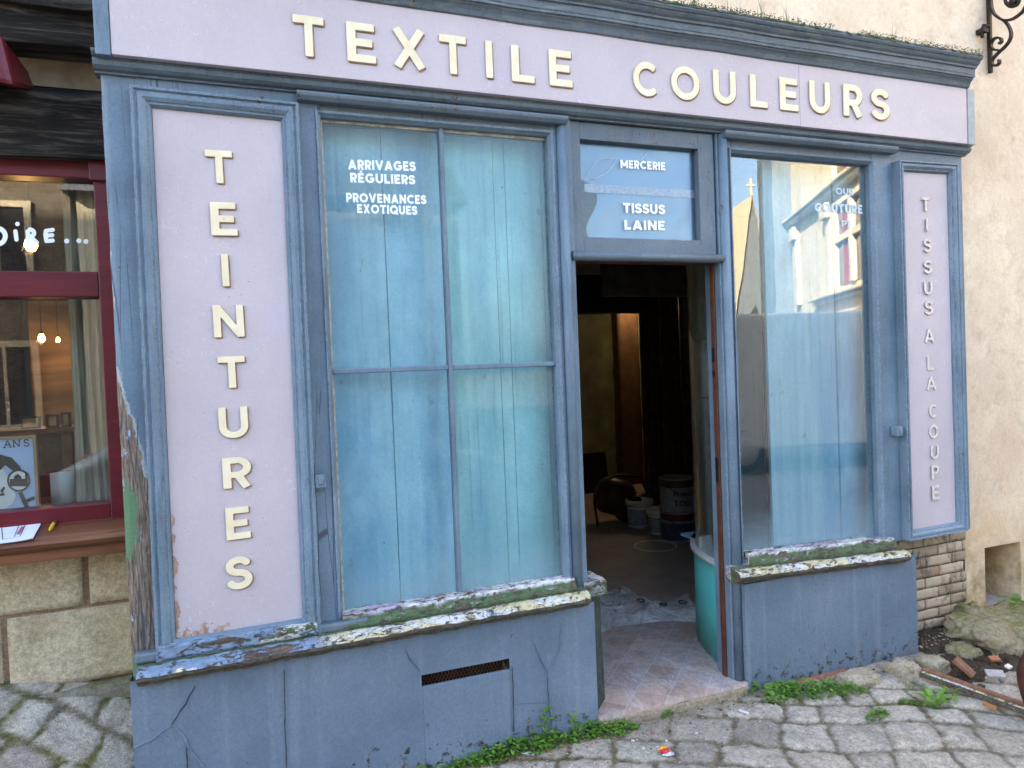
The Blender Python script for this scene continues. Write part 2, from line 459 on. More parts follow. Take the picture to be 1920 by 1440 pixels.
def planks_mat(name, tint, deep):
    m = NT(name)
    st = m.noise(1, 7, .65, m.scaled(22, 22, .7))
    a, b = tint
    c = m.mix(m.step(st, .32, .68), a, b)
    # broad bands where the colour turned deeper, washed streaks, runs and blots
    c = m.mix(m.math('MULTIPLY', m.step(m.noise(1, 4, .55, m.scaled(5, 5, .55, (3, 0, 1))), .46, .62), .8), c, deep)
    c = m.mix(m.math('MULTIPLY', m.step(m.noise(2.4, 6, .65, m.scaled(1, 1, .6, (8, 1, 4))), .50, .66), .55), c, tuple(min(1, q * 1.18 + .05) for q in b))
    run = m.step(m.noise(1, 4, .6, m.scaled(55, 55, .8, (1, 5, 2))), .61, .655)
    run = m.math('MULTIPLY', run, m.step(m.noise(1.3, 3, .5, m.scaled(2, 1, 1, (5, 5, 5))), .45, .58))
    c = m.mix(m.math('MULTIPLY', run, .4), c, tuple(q * .42 for q in deep))
    sp = m.step(m.noise(13, 3, .5, m.scaled(1.4, 1, .75)), .70, .74)
    c = m.mix(m.math('MULTIPLY', sp, .4), c, tuple(q * .35 for q in a))
    sp2 = m.step(m.noise(45, 2, .5), .76, .78)
    c = m.mix(m.math('MULTIPLY', sp2, .8), c, (.03, .05, .06))
    c = m.grit(c, .12, (60, 150))
    return m.done(c, .7, m.bump(m.noise(1, 5, .6, m.scaled(60, 60, 4)), .3, .003), .2)
M_PLANK_A = planks_mat('teal_blue_board_paint', ((.26, .54, .56), (.36, .66, .68)), (.16, .43, .54))
M_PLANK_B = planks_mat('sky_blue_board_paint', ((.27, .50, .62), (.40, .65, .77)), (.17, .40, .60))
M_PLANK_C = planks_mat('dim_blue_board_paint', ((.19, .33, .41), (.26, .42, .50)), (.16, .29, .38))

def glass(name, refl=.10, dust=.10, dustcol=(.62, .74, .78), tint=(.93, .97, .97), rough=0.0, lower=None):
    m = NT(name)
    fr = m.n('LayerWeight', {'Blend': .25}, 0)
    k = m.math('ADD', m.math('MULTIPLY', fr, .55), refl, True)
    wav = m.noise(2.2, 2, .5)
    nrm = m.bump(wav, .02, .02)
    gl = m.n('BsdfGlossy', {'Color': (1, 1, 1), 'Roughness': rough, 'Normal': nrm})
    tr = m.n('BsdfTransparent', {'Color': tint})
    g = m.n('MixShader', {0: k, 1: tr, 2: gl})
    df = m.n('BsdfDiffuse', {'Color': dustcol})
    d = m.math('MULTIPLY', m.step(m.noise(2.2, 6, .6, m.scaled(1, 1, .45)), .25, .8), dust)
    spk = m.math('MULTIPLY', m.step(m.noise(140, 3, .6), .66, .72), dust * 1.2)
    d = m.math('ADD', d, spk)
    if lower:
        x, y, z = m.xyz()
        lz = m.n('MapRange', {'Value': z, 'From Min': lower[0], 'From Max': lower[1], 'To Min': lower[2], 'To Max': 0.0})
        d = m.math('ADD', d, m.math('MULTIPLY', lz, m.math('ADD', .35, m.noise(1, 6, .6, m.scaled(60, 60, 5)))))
    m.t.links.new(m.n('MixShader', {0: m.math('MINIMUM', d, .9), 1: g, 2: df}), m.out.inputs[0])
    return m.mat
M_GLASS_L = glass('dusty_window_glass', .004, .17, (.48, .67, .72), lower=(.72, .95, .22))
M_GLASS_R = glass('reflecting_window_glass', .06, .04, (.5, .7, .8), lower=(.72, .95, .18))
M_GLASS_T = glass('transom_glass', .015, .03)
M_GLASS_C = glass('curved_glass', .06, .05, (.6, .66, .68), (.86, .92, .92))
M_GLASS_CAFE = glass('cafe_glass', .07, .01)

_m = NT('cream_stucco')
_x, _y, _z = _m.xyz()
_c = _m.mix(_m.step(_m.noise(1.5, 6, .65), .33, .68), (.62, .48, .335), (.78, .645, .475))
_c = _m.mix(_m.math('MULTIPLY', _m.step(_m.noise(4, 6, .7, _m.scaled(1, 1, .6, (5, 2, 8)), .6), .48, .68), .55), _c, (.64, .49, .37))
_lo = _m.n('MapRange', {'Value': _z, 'From Min': .35, 'From Max': 1.25, 'To Min': .75, 'To Max': 0.0})
_c = _m.mix(_m.math('MULTIPLY', _lo, _m.step(_m.noise(3, 5), .25, .6)), _c, (.60, .385, .17))
_md = _m.n('MapRange', {'Value': _z, 'From Min': .28, 'From Max': .62, 'To Min': .8, 'To Max': 0.0})
_c = _m.mix(_m.math('MULTIPLY', _md, _m.step(_m.noise(6, 6, .7), .4, .62)), _c, (.12, .13, .045))
_c = _m.mix(_m.math('MULTIPLY', _m.step(_m.noise(11, 7, .72), .52, .70), .5), _c, (.46, .33, .22))
_c = _m.mix(_m.math('MULTIPLY', _m.step(_m.noise(5, 7, .7, _m.scaled(1, 1, .8, (1, 7, 9)), .8), .5, .66), .45), _c, (.80, .69, .53))
_c = _m.grit(_c, .09, (40, 160))
M_STUCCO = _m.done(_c, .9, _m.bump(_m.math('ADD', _m.noise(7, 6, .65), _m.math('MULTIPLY', _m.noise(90, 4, .6), .5)), .5, .012), .1)

def stone(name, a, b, dark, scale=4, bump=.6, moss=0.0, pit=.4):
    m = NT(name)
    c = m.mix(m.step(m.noise(scale, 7, .65), .3, .7), a, b)
    c = m.mix(m.math('MULTIPLY', m.step(m.noise(scale * 6, 6, .7), .55, .7), .5), c, dark)
    rnd = m.n('ObjectInfo', out=5)
    if moss:
        n = m.noise(3.5, 6, .65, m.scaled(1, 1, 1, (4, 8, 1)))
        up = m.t.nodes.new('ShaderNodeSeparateXYZ'); m.t.links.new(m.n('NewGeometry', out=1), up.inputs[0])
        f = m.step(m.math('ADD', n, m.math('MULTIPLY', up.outputs[2], .13)), .76 - moss * .25, .90 - moss * .2)
        c = m.mix(m.math('MULTIPLY', f, .85), c, m.mix(m.step(m.noise(40, 4), .35, .7), (.085, .085, .025), (.22, .21, .065)))
    c = m.grit(c, .42, (55, 150))
    c = m.mix(m.math('MULTIPLY', m.step(m.noise(scale * 2.2, 8, .75), .54, .62), .4), c, dark)
    h = m.math('ADD', m.noise(scale * 5, 7, .7), m.math('MULTIPLY', m.noise(90, 5, .7), pit))
    return m.done(c, .9, m.bump(h, bump, .012), .15)
M_ASHLAR = stone('tan_ashlar', (.42, .335, .215), (.56, .465, .32), (.30, .22, .13), 3)
M_MORTAR = stone('pinkish_mortar', (.25, .165, .105), (.33, .23, .15), (.15, .10, .07), 20)
M_PLINTH = stone('grey_plinth_stone', (.16, .145, .11), (.25, .225, .17), (.09, .09, .05), 5, moss=.5)
M_ROCK = stone('mossy_stone', (.24, .195, .13), (.36, .30, .21), (.09, .075, .05), 5, moss=1.05)
M_KERB = stone('pale_kerb_stone', (.30, .25, .17), (.44, .38, .28), (.16, .13, .09), 8, moss=.45)
M_CONC = stone('rough_concrete', (.29, .23, .16), (.42, .345, .25), (.17, .125, .085), 14, .9)

_m = NT('blackened_timber')
_g = _m.noise(1, 9, .72, _m.scaled(2.6, 30, 30), .6)
_c = _m.ramp(_g, [(.36, (.005, .004, .004)), (.5, (.026, .022, .019)), (.62, (.15, .128, .105))])
M_TIMBER = _m.done(_c, .7, _m.bump(_g, 1.0, .07), .3)
_m = NT('dark_red_paint')
_g = _m.noise(1, 7, .65, _m.scaled(3, 24, 24))
_c = _m.mix(_m.step(_g, .35, .72), (.085, .004, .010), (.135, .008, .017))
M_RED = _m.done(_c, .42, _m.bump(_g, .25, .006), .4)
_m = NT('varnished_sill_wood')
_g = _m.noise(1, 8, .7, _m.scaled(2.5, 40, 40), .5)
_c = _m.ramp(_g, [(.25, (.055, .018, .009)), (.5, (.155, .058, .027)), (.78, (.28, .12, .06))])
M_SILLWOOD = _m.done(_c, .38, _m.bump(_g, .25, .004), .4)

_m = NT('sooty_buff_brick')
_rn = _m.n('Attribute', attribute_name='bid', out=2)
_c = _m.mix(_rn, (.33, .245, .165), (.58, .47, .34))
_k = _m.noise(9, 8, .72, _m.scaled(1.5, 1, .8), .5)
_c = _m.mix(_m.math('MULTIPLY', _m.step(_k, .5, .66), .8), _c, (.035, .028, .025))
_c = _m.mix(_m.step(_m.noise(3, 3), .66, .70), _c, (.42, .19, .11))
M_BRICK = _m.done(_c, .9, _m.bump(_m.noise(60, 7, .75), .9, .01), .1)
M_BRICKMORT = stone('dark_mortar', (.055, .045, .04), (.12, .10, .085), (.02, .018, .016), 20)

_m = NT('cobbles')
_id = _m.n('Attribute', attribute_name='sid', out=2)
_jt = _m.n('Attribute', attribute_name='joint', out=2)
_ms = _m.n('Attribute', attribute_name='mossy', out=2)
_c = _m.ramp(_id, [(0, (.34, .30, .25)), (.3, (.54, .48, .39)), (.55, (.43, .39, .325)), (.78, (.57, .515, .425)), (1, (.47, .395, .32))])
_c = _m.mix(_m.math('MULTIPLY', _m.step(_m.noise(9, 7, .7), .42, .66), .55), _c, (.16, .145, .125))
_c = _m.mix(_m.math('MULTIPLY', _m.step(_m.noise(55, 5, .7), .6, .7), .5), _c, (.42, .41, .38))
_c = _m.mix(_m.math('MULTIPLY', _m.step(_m.noise(6, 5, .7, _m.scaled(1, 1, 1, (7, 3, 0))), .62, .72), .5), _c, (.52, .50, .47))
_n = _m.noise(5.5, 6, .66, _m.scaled(1, 1, 1, (2, 9, 0)))
_mf = _m.step(_m.math('ADD', _n, _ms), .62, .80)
_c = _m.mix(_m.math('MULTIPLY', _mf, .62), _c, _m.mix(_m.step(_m.noise(60, 4), .3, .7), (.11, .10, .04), (.24, .215, .11)))
_dirt = _m.mix(_m.step(_m.noise(30, 6, .7), .35, .65), (.115, .092, .062), (.27, .225, .16))
_dirt = _m.mix(_m.step(_m.math('ADD', _n, _ms), .50, .66), _dirt, _m.mix(_m.step(_m.noise(50, 4), .35, .65), (.07, .068, .022), (.17, .16, .055)))
_c = _m.mix(_jt, _c, _dirt)
_c = _m.grit(_c, .45, (48, 150))
_c = _m.mix(_m.step(_m.noise(85, 4, .7), .66, .70), _c, (.55, .53, .49))
_c = _m.mix(_m.step(_m.noise(70, 4, .7, _m.scaled(1, 1, 1, (8, 8, 2))), .66, .70), _c, (.07, .06, .045))
M_COBBLE = _m.done(_c, .85, _m.bump(_m.math('ADD', _m.noise(26, 7, .7), _m.math('MULTIPLY', _m.noise(120, 5, .7), .5)), 1.0, .016), .2)

_m = NT('worn_terracotta_tiles')
_mp = _m.t.nodes.new('ShaderNodeMapping'); _m.t.links.new(_m.pos(), _mp.inputs[0]); _mp.inputs['Rotation'].default_value = (0, 0, RAD(45))
_bk = _m.n('TexBrick', {'Vector': _mp.outputs[0], 'Color1': (0, 0, 0, 1), 'Color2': (1, 1, 1, 1), 'Mortar': (.5, .5, .5, 1), 'Scale': 1.0, 'Mortar Size': .002, 'Mortar Smooth': .1, 'Brick Width': .16, 'Row Height': .16}, 0, offset=0.0)
_bf = _m.n('TexBrick', {'Vector': _mp.outputs[0], 'Scale': 1.0, 'Mortar Size': .0022, 'Mortar Smooth': .1, 'Brick Width': .16, 'Row Height': .16}, 1, offset=0.0)
_c = _m.mix(_bk, (.36, .235, .19), (.54, .40, .335))
_c = _m.mix(_m.step(_m.noise(4, 7, .7), .42, .60), _c, (.46, .40, .395))
_c = _m.mix(_m.math('MULTIPLY', _m.step(_m.noise(7, 7, .72, _m.scaled(1, 1, 1, (4, 1, 0))), .50, .64), .65), _c, (.25, .205, .195))
_c = _m.mix(_m.math('MULTIPLY', _m.step(_m.noise(1.5, 8, .75, _m.scaled(6, 1, 1), 1.5), .56, .64), .7), _c, (.62, .58, .57))
_c = _m.mix(_m.step(_m.noise(46, 5, .7), .64, .68), _c, (.66, .63, .62))
_c = _m.mix(_m.math('MULTIPLY', _bf, .7), _c, (.56, .51, .49))
_c = _m.grit(_c, .28, (50, 140))
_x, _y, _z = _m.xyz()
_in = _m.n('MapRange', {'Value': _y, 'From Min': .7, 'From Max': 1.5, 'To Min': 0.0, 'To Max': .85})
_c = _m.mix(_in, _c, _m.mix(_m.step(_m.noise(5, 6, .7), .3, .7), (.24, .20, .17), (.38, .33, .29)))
M_TILE = _m.done(_c, .6, _m.bump(_m.math('ADD', _bf, _m.noise(40, 5)), .25, .004), .3)

M_BROWN = plain('rusty_brown_wood', (.10, .035, .018), .55, var=.35, scale=20)
M_GREENWOOD = plain('mouldy_green_wood', (.035, .05, .045), .8, var=.5, scale=25, bump=.5)
_m = NT('turquoise_paint')
_c = _m.mix(_m.step(_m.noise(3, 5), .3, .7), (.09, .50, .47), (.13, .58, .54))
_c = _m.mix(_m.step(_m.noise(34, 6, .7, _m.scaled(1, 1, .4)), .70, .72), _c, (.16, .10, .06))
_x, _y, _z = _m.xyz()
_c = _m.mix(_m.math('MULTIPLY', _m.n('MapRange', {'Value': _z, 'From Min': .1, 'From Max': .3, 'To Min': .8, 'To Max': 0.0}), _m.step(_m.noise(9, 5), .4, .6)), _c, (.12, .28, .20))
M_TURQ = _m.done(_c, .5, _m.bump(_m.noise(60, 4), .15, .003))
M_IRON = plain('wrought_iron', (.030, .022, .020), .55, .6, .4, .4, 40)
M_RUST = plain('red_brown_rusted_metal', (.095, .035, .026), .55, .3, .3, .4, 25)
M_DARKMETAL = plain('worn_dark_steel', (.06, .06, .065), .4, .8, .4, .3, 30)
M_WHITE = plain('white_plastic', (.72, .72, .70), .4, var=.04, bump=0)
M_BLACK = plain('black_plastic', (.015, .015, .017), .45, var=.2)
M_SOIL = stone('brown_soil', (.035, .024, .017), (.10, .07, .048), (.015, .011, .009), 14, 1.0)
M_TERRA = plain('terracotta', (.36, .135, .07), .8, var=.25)
M_CHIPWOOD = plain('rough_brown_board', (.20, .095, .055), .8, var=.35, scale=40)
def leafmat(name, a, b):
    m = NT(name)
    r = m.n('ObjectInfo', out=5)
    c = m.mix(m.step(m.noise(35, 3), .3, .7), a, b)
    bs = m.n('BsdfPrincipled', {'Base Color': c, 'Roughness': .5, 'Specular IOR Level': .35})
    tl = m.n('BsdfTranslucent', {'Color': c})
    m.t.links.new(m.n('MixShader', {0: .3, 1: bs, 2: tl}), m.out.inputs[0])
    return m.mat
M_LEAF = leafmat('weed_leaf', (.075, .17, .022), (.19, .36, .055))
M_LEAF2 = leafmat('broad_leaf', (.10, .21, .03), (.24, .42, .075))
M_GRASS = leafmat('grass_blade', (.06, .11, .025), (.15, .22, .06))
M_DRYGRASS = leafmat('dry_grass', (.20, .20, .07), (.38, .36, .16))
M_MOSS = plain('moss', (.040, .048, .008), .95, var=.6, bump=1.0, scale=30)
def emit(name, col, s):
    m = NT(name); m.t.links.new(m.n('Emission', {'Color': col, 'Strength': s}), m.out.inputs[0]); return m.mat
# ------------------------------------------------------------------ lettering: strokes -> outline -> solid letter
def _arc(cx, cy, rx, ry, a0, a1, n=14):
    return [(cx + rx * math.cos(RAD(a0 + (a1 - a0) * i / n)), cy + ry * math.sin(RAD(a0 + (a1 - a0) * i / n))) for i in range(n + 1)]
def glyph_strokes(ch, w):
    h = w / 2; t = 1 - h
    if ch == 'T': return .74, [[(0, t), (.74, t)], [(.37, 0), (.37, t)]]
    if ch == 'E': return .62, [[(h, 0), (h, 1)], [(h, t), (.60, t)], [(h, .5), (.55, .5)], [(h, h), (.62, h)]]
    if ch == 'É': return .62, glyph_strokes('E', w)[1] + [[(.26, 1.08), (.40, 1.26)]]
    if ch == 'X': return .82, [[(h * 1.1, 0), (.82 - h * 1.1, 1)], [(h * 1.1, 1), (.82 - h * 1.1, 0)]]
    if ch == 'I': return w, [[(h, 0), (h, 1)]]
    if ch == 'L': return .58, [[(h, 0), (h, 1)], [(h, h), (.58, h)]]
    if ch == 'C': return .86, [_arc(.5, .5, .5 - h, .5 - h, 48, 312, 26)]
    if ch == 'G': return .94, [_arc(.5, .5, .5 - h, .5 - h, 48, 335, 28), [(.52, .46), (.94, .46)], [(.94 - h, .46), (.94 - h, .2)]]
    if ch == 'O': return 1.0, [_arc(.5, .5, .5 - h, .5 - h, 0, 360, 36)]
    if ch == 'Q': return 1.0, [_arc(.5, .5, .5 - h, .5 - h, 0, 360, 36), [(.55, .36), (.95, -.02)]]
    if ch == 'U': return .78, [[(h, 1), (h, .38)] + _arc(.39, .38, .39 - h, .38 - h, 180, 360, 16) + [(.78 - h, 1)]]
    if ch == 'J': return .5, [[(.5 - h, 1), (.5 - h, .3)] + _arc(.22, .3, .28 - h, .3 - h, 0, -130, 12)]
    if ch in 'RPB':
        r = (1 - h - .43) / 2
        s = [[(h, 0), (h, 1)], [(h, t), (.36, t)] + _arc(.36, t - r, r * .98, r, 90, -90, 16)[1:] + [(h, t - 2 * r)]]
        if ch == 'R': s.append([(.34, .45), (.66 - h * .9, 0)])
        return .66, s
    if ch == 'D': return .8, [[(h, 0), (h, 1)], [(h, t), (.34, t)] + _arc(.34, .5, .46 - h, .5 - h, 90, -90, 18)[1:] + [(h, h)]]
    if ch == 'S':
        m = .515; r1 = (t - m) / 2; r2 = (m - h) / 2
        return .64, [_arc(.33, m + r1, .235, r1, 22, 262, 20) + _arc(.32, m - r2, .25, r2, 82, -158, 20)]
    if ch == 'N': return .82, [[(h, 0), (h, 1)], [(h, 1 - h * .4), (.82 - h, h * .4)], [(.82 - h, 0), (.82 - h, 1)]]
    if ch == 'A': return .90, [[(h * .9, 0), (.45, 1 - h * .35)], [(.90 - h * .9, 0), (.45, 1 - h * .35)], [(.22, .27), (.68, .27)]]
    if ch == 'V': return .88, [[(h * .9, 1), (.44, h * .35)], [(.88 - h * .9, 1), (.44, h * .35)]]
    if ch == 'M': return 1.0, [[(h, 0), (h, 1)], [(h, 1 - h * .5), (.5, .25)], [(.5, .25), (1 - h, 1 - h * .5)], [(1 - h, 0), (1 - h, 1)]]
    if ch == '.': return w, [[(h, h), (h + .001, h)]]
    return .4, []
def outline(strokes, w, round_ends=False, res=52, pad=.06):
    """marching squares over the union of the strokes; returns closed loops"""
    xs = [p[0] for s in strokes for p in s]; ys = [p[1] for s in strokes for p in s]
    x0, x1, y0, y1 = min(xs) - w / 2 - pad, max(xs) + w / 2 + pad, min(ys) - w / 2 - pad, max(ys) + w / 2 + pad
    nx, ny = int((x1 - x0) * res) + 2, int((y1 - y0) * res) + 2
    gx = x0 + np.arange(nx) / res; gy = y0 + np.arange(ny) / res
    X, Y = np.meshgrid(gx, gy, indexing='ij'); D = np.full(X.shape, 9.0); h = w / 2
    rd = .018
    for s in strokes:
        for i in range(len(s) - 1):
            (ax, ay), (bx, by) = s[i], s[i + 1]; L = math.hypot(bx - ax, by - ay)
            if L < 1e-6: continue
            ux, uy = (bx - ax) / L, (by - ay) / L
            tt = (X - ax) * ux + (Y - ay) * uy; nn = -(X - ax) * uy + (Y - ay) * ux
            if round_ends:
                tc = np.clip(tt, 0, L); d = np.hypot(tt - tc, nn) - h
            else:
                qx = np.abs(tt - L / 2) - L / 2 + rd; qy = np.abs(nn) - h + rd
                d = np.hypot(np.maximum(qx, 0), np.maximum(qy, 0)) + np.minimum(np.maximum(qx, qy), 0) - rd
            D = np.minimum(D, d)
            if 0 < i: D = np.minimum(D, np.hypot(X - ax, Y - ay) - h)
    D = np.where(np.abs(D) < 1e-7, 1e-7, D)
    seg = {}
    def pt(i, j, k, l):
        a, b = D[i, j], D[k, l]; f = a / (a - b)
        return (gx[i] + (gx[k] - gx[i]) * f, gy[j] + (gy[l] - gy[j]) * f)
    P = {}
    for i in range(nx - 1):
        for j in range(ny - 1):
            c = [D[i, j] < 0, D[i + 1, j] < 0, D[i + 1, j + 1] < 0, D[i, j + 1] < 0]
            if all(c) or not any(c): continue
            e = [((i, j), (i + 1, j)), ((i + 1, j), (i + 1, j + 1)), ((i, j + 1), (i + 1, j + 1)), ((i, j), (i, j + 1))]
            cr = []
            for k in range(4):
                (a, b), (cc, d) = e[k]
                if (D[a, b] < 0) != (D[cc, d] < 0):
                    P[e[k]] = pt(a, b, cc, d); cr.append(e[k])
            if len(cr) == 2: prs = [cr]
            else: prs = [[cr[0], cr[1]], [cr[2], cr[3]]] if D[i:i + 2, j:j + 2].mean() < 0 else [[cr[0], cr[3]], [cr[1], cr[2]]]
            for a, b in prs:
                seg.setdefault(a, []).append(b); seg.setdefault(b, []).append(a)
    loops = []; seen = set()
    for st in list(seg):
        if st in seen: continue
        lp = [st]; seen.add(st); cur = st
        while True:
            nx_ = [q for q in seg[cur] if q not in seen]
            if not nx_: break
            cur = nx_[0]; seen.add(cur); lp.append(cur)
        pts = [P[k] for k in lp]
        out = []
        for i, p in enumerate(pts):   # drop straight-run points
            a = out[-1] if out else pts[i - 1]; b = pts[(i + 1) % len(pts)]
            cr = abs((p[0] - a[0]) * (b[1] - p[1]) - (p[1] - a[1]) * (b[0] - p[0]))
            if cr > 2e-6 or math.hypot(p[0] - a[0], p[1] - a[1]) > .25: out.append(p)
        if len(out) > 3: loops.append(out)
    return loops
_gc = {}
def solid(loops, depth, bev=0.0):
    """flat solid from closed loops (holes kept), front at +z"""
    cu = bpy.data.curves.new("t", 'CURVE'); cu.dimensions = '2D'; cu.fill_mode = 'BOTH'; cu.extrude = depth / 2
    if bev: cu.bevel_depth = bev; cu.bevel_resolution = 1; cu.offset = -bev
    for lp in loops:
        sp = cu.splines.new('POLY'); sp.points.add(len(lp) - 1)
        for q, (x, y) in zip(sp.points, lp): q.co = (x, y, 0, 1)
        sp.use_cyclic_u = True
    ob = bpy.data.objects.new("t", cu); COL.objects.link(ob)
    dg = bpy.context.evaluated_depsgraph_get()
    me = bpy.data.meshes.new_from_object(ob.evaluated_get(dg))
    vs = [tuple(v.co) for v in me.vertices]; fs = [tuple(p.vertices) for p in me.polygons]; nz = [p.normal.z for p in me.polygons]
    bpy.data.objects.remove(ob); bpy.data.curves.remove(cu); bpy.data.meshes.remove(me)
    return vs, fs, nz
def glyph(ch, w, depth, bev=0.0):
    k = (ch, round(w, 3), depth, bev)
    if k not in _gc:
        W, st = glyph_strokes(ch, w)
        _gc[k] = (W,) + solid(outline(st, w), depth, bev)
    return _gc[k]

def wood_letter(ch, u0, u1, vt, vb, y, parent, depth=.009, w=.20, shade=.011, mats=None, tilt=0):
    """raised painted letter on a board at depth y, standing where the photo has it"""
    xa, zt = at((u0 + u1) / 2, vt, y); _, zb = at((u0 + u1) / 2, vb, y)
    um = (vt + vb) / 2
    xl = at(u0, um, y)[0]; xr = at(u1, um, y)[0]
    W, vs, fs, nz = glyph(ch, w, 1.0)
    H = zt - zb
    xc = (xl + xr) / 2; wd = (xr - xl) if ch != 'I' else H * w
    mb = MB(); sx = wd / W
    def put(dx, dz, ya, yb, front, side):
        V = []
        for (px, pz, q) in vs:
            lx = (px - W / 2) * sx; lz = pz * H
            lx, lz = lx * math.cos(tilt) - (lz - H / 2) * math.sin(tilt), H / 2 + lx * math.sin(tilt) + (lz - H / 2) * math.cos(tilt)
            V.append((xc + lx + dx, ya if q > 0 else yb, zb + lz + dz))
        b = len(mb.v); mb.v += V
        for f, z in zip(fs, nz):
            mb.f.append([b + i for i in f]); mb.m.append(front if abs(z) > .5 else side); mb.sm.append(False)
    put(0, 0, y - depth, y - depth * .45, 0, 0)
    put(shade, -shade * .8, y - depth * .5, y + .001, 1, 1)  # second copy offset right and down, painted as a drop shade
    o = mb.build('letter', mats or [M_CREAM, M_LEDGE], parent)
    return o

def vinyl(text, uL, vL, uR, vR, hpx, y, parent, w=.235, mat=None, gap=.13, name='lettering'):
    """line of flat cut vinyl on a pane; (uL,vL)-(uR,vR) is the baseline in the photo"""
    x0, z0 = at(uL, vL, y); x1, z1 = at(uR, vR, y)
    H = at(uL, vL - hpx, y)[1] - z0
    gl = []; x = 0
    for ch in text:
        if ch == ' ': x += .45; continue
        W, vs, fs, nz = glyph(ch, w, .02); gl.append((x, vs, fs)); x += W + gap
    tot = x - gap; sx = (x1 - x0) / tot
    mb = MB()
    for gx, vs, fs in gl:
        mb.add([(x0 + (gx + p[0]) * sx, y - .0008 - p[2] * .03, z0 + p[1] * H + (z1 - z0) * (gx + p[0]) / tot) for p in vs], fs)
    return mb.build(name, mat or M_VINYL, parent)
# ------------------------------------------------------------------ the shopfront (one thing, many parts)
SHOP = empty('shopfront', (1.72, 0, .06), 'weathered blue wooden shopfront with lilac sign boards and cream lettering', 'shopfront')
YF = -.075     # face of the name board
def prt(mb, name, mats, **k): return mb.build(name, mats, SHOP, **k)

# posts
mb = MB(); mb.gridbox(-.455, .303, 0, .15, .60, 2.86, .022, .0035, 5, seed=1); prt(mb, 'corner_post', M_BLUEPOST)
mb = MB(); mb.box(1.293, 1.404, .002, .13, .60, 2.86); prt(mb, 'door_post', M_BLUE, bevel=.006)
mb = MB(); mb.box(2.190, 2.277, .002, .13, .02, 2.86); prt(mb, 'door_post', M_BLUE, bevel=.006)
mb = MB(); mb.box(3.198, 3.89, .002, .10, .668, 2.86); prt(mb, 'end_post', M_BLUE, bevel=.008)
# half-round beads on the door posts
for x, z0 in ((1.352, .66), (2.222, .10)):
    mb = MB(); n = 10
    prof = [(math.cos(math.pi * i / n) * -.024, -math.sin(math.pi * i / n) * .028) for i in range(n + 1)]
    mb.sweep(prof, [((x, .001, z0), (1, 0, 0), (0, 1, 0)), ((x, .001, 2.82), (1, 0, 0), (0, 1, 0))], smooth=True)
    prt(mb, 'bead', M_BLUE)
# head rails over the windows
mb = MB(); mb.box(.303, 1.293, .004, .13, 2.751, 2.86); prt(mb, 'head_rail', M_BLUE_OLD, bevel=.004)
mb = MB(); mb.box(2.2775, 3.1975, .004, .13, 2.748, 2.86); prt(mb, 'head_rail', M_BLUE_OLD, bevel=.004)

# ledge moulding under the name board
mb = MB()
prof = [(.05, 2.828), (-.012, 2.828), (-.014, 2.834), (-.03, 2.838), (-.043, 2.848), (-.047, 2.86), (-.043, 2.872), (-.05, 2.874), (-.062, 2.884), (-.066, 2.894), (-.05, 2.897), (.05, 2.897)]
mb.sweep(prof, [((x, 0, 0), (0, 1, 0), (0, 0, 1)) for x in np.linspace(-.472, 3.905, 40)])
prt(mb, 'ledge_moulding', M_BLUE_OLD)
# dark strip added as the shadow line between ledge and name board
mb = MB(); mb.box(-.43, 3.86, -.055, .02, 2.898, 2.912); prt(mb, 'shadow_line_strip', M_BROWN)
# small drip mouldings over the two shop windows
for (u0, v0, u1, v1, hh) in ((556, 172, 1062, 221, .030), (1356, 249, 1679, 275, .030)):
    xa, za = at(u0, v0, -.03); xb, zb = at(u1, v1, -.03)
    z = (za + zb) / 2
    mb = MB()
    pr = [(.003, z + .002), (-.05, z + .002), (-.053, z - .006), (-.05, z - .016), (-.036, z - hh), (.003, z - hh)]
    mb.sweep(pr, [((x, 0, 0), (0, 1, 0), (0, 0, 1)) for x in np.linspace(xa, xb, 16)])
    prt(mb, 'drip_moulding', M_BLUE_OLD, bevel=.002)

# name board
q = [at(209, 102, YF), at(1815, 269, YF), at(1816, 165, YF), None]
zb = (q[0][1] + q[1][1]) / 2; zt = q[2][1]
XL, XR = q[0][0], q[1][0]
mb = MB(); mb.hexa([(XL, zb), (2.6455, zb), (2.6455, zt), (XL, zt)], YF, .02); mb.hexa([(2.648, zb), (XR, zb), (XR, zt), (2.648, zt)], YF + .0015, .02)
FASC = prt(mb, 'name_board', M_LILAC, bevel=.002)
mb = MB(); xs = at(173, 0, YF)[0]; mb.box(xs, XL - .002, YF - .004, .06, zb - .006, zt + .12); prt(mb, 'end_strip', M_BLUE, bevel=.003)
mb = MB(); xe = at(1827, 220, YF)[0]; mb.box(XR + .002, xe, YF - .003, .06, zb - .003, zt - .006); prt(mb, 'end_strip', plain('pale_grey_strip_paint', (.27, .31, .33), .5), bevel=.002)
for ch, a in zip('TEXTILE', ((549.5, 607, 32, 107), (650, 703, 45, 118), (735, 797, 57, 128), (823.5, 873, 68, 140), (907, 925, 78, 147), (958, 1000, 88, 155), (1028.5, 1071, 96, 163))):
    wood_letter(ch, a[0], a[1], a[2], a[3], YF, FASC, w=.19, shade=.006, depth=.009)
for ch, a in zip('COULEURS', ((1186, 1230, 117, 181), (1257, 1309.5, 126, 188), (1336, 1377.5, 134, 195.5), (1405, 1436.5, 142, 202), (1460.5, 1494, 148, 208), (1516.5, 1554, 154, 213), (1579.5, 1613, 160, 219), (1632, 1664, 168, 225))):
    wood_letter(ch, a[0], a[1], a[2], a[3], YF, FASC, w=.19, shade=.006, depth=.009)

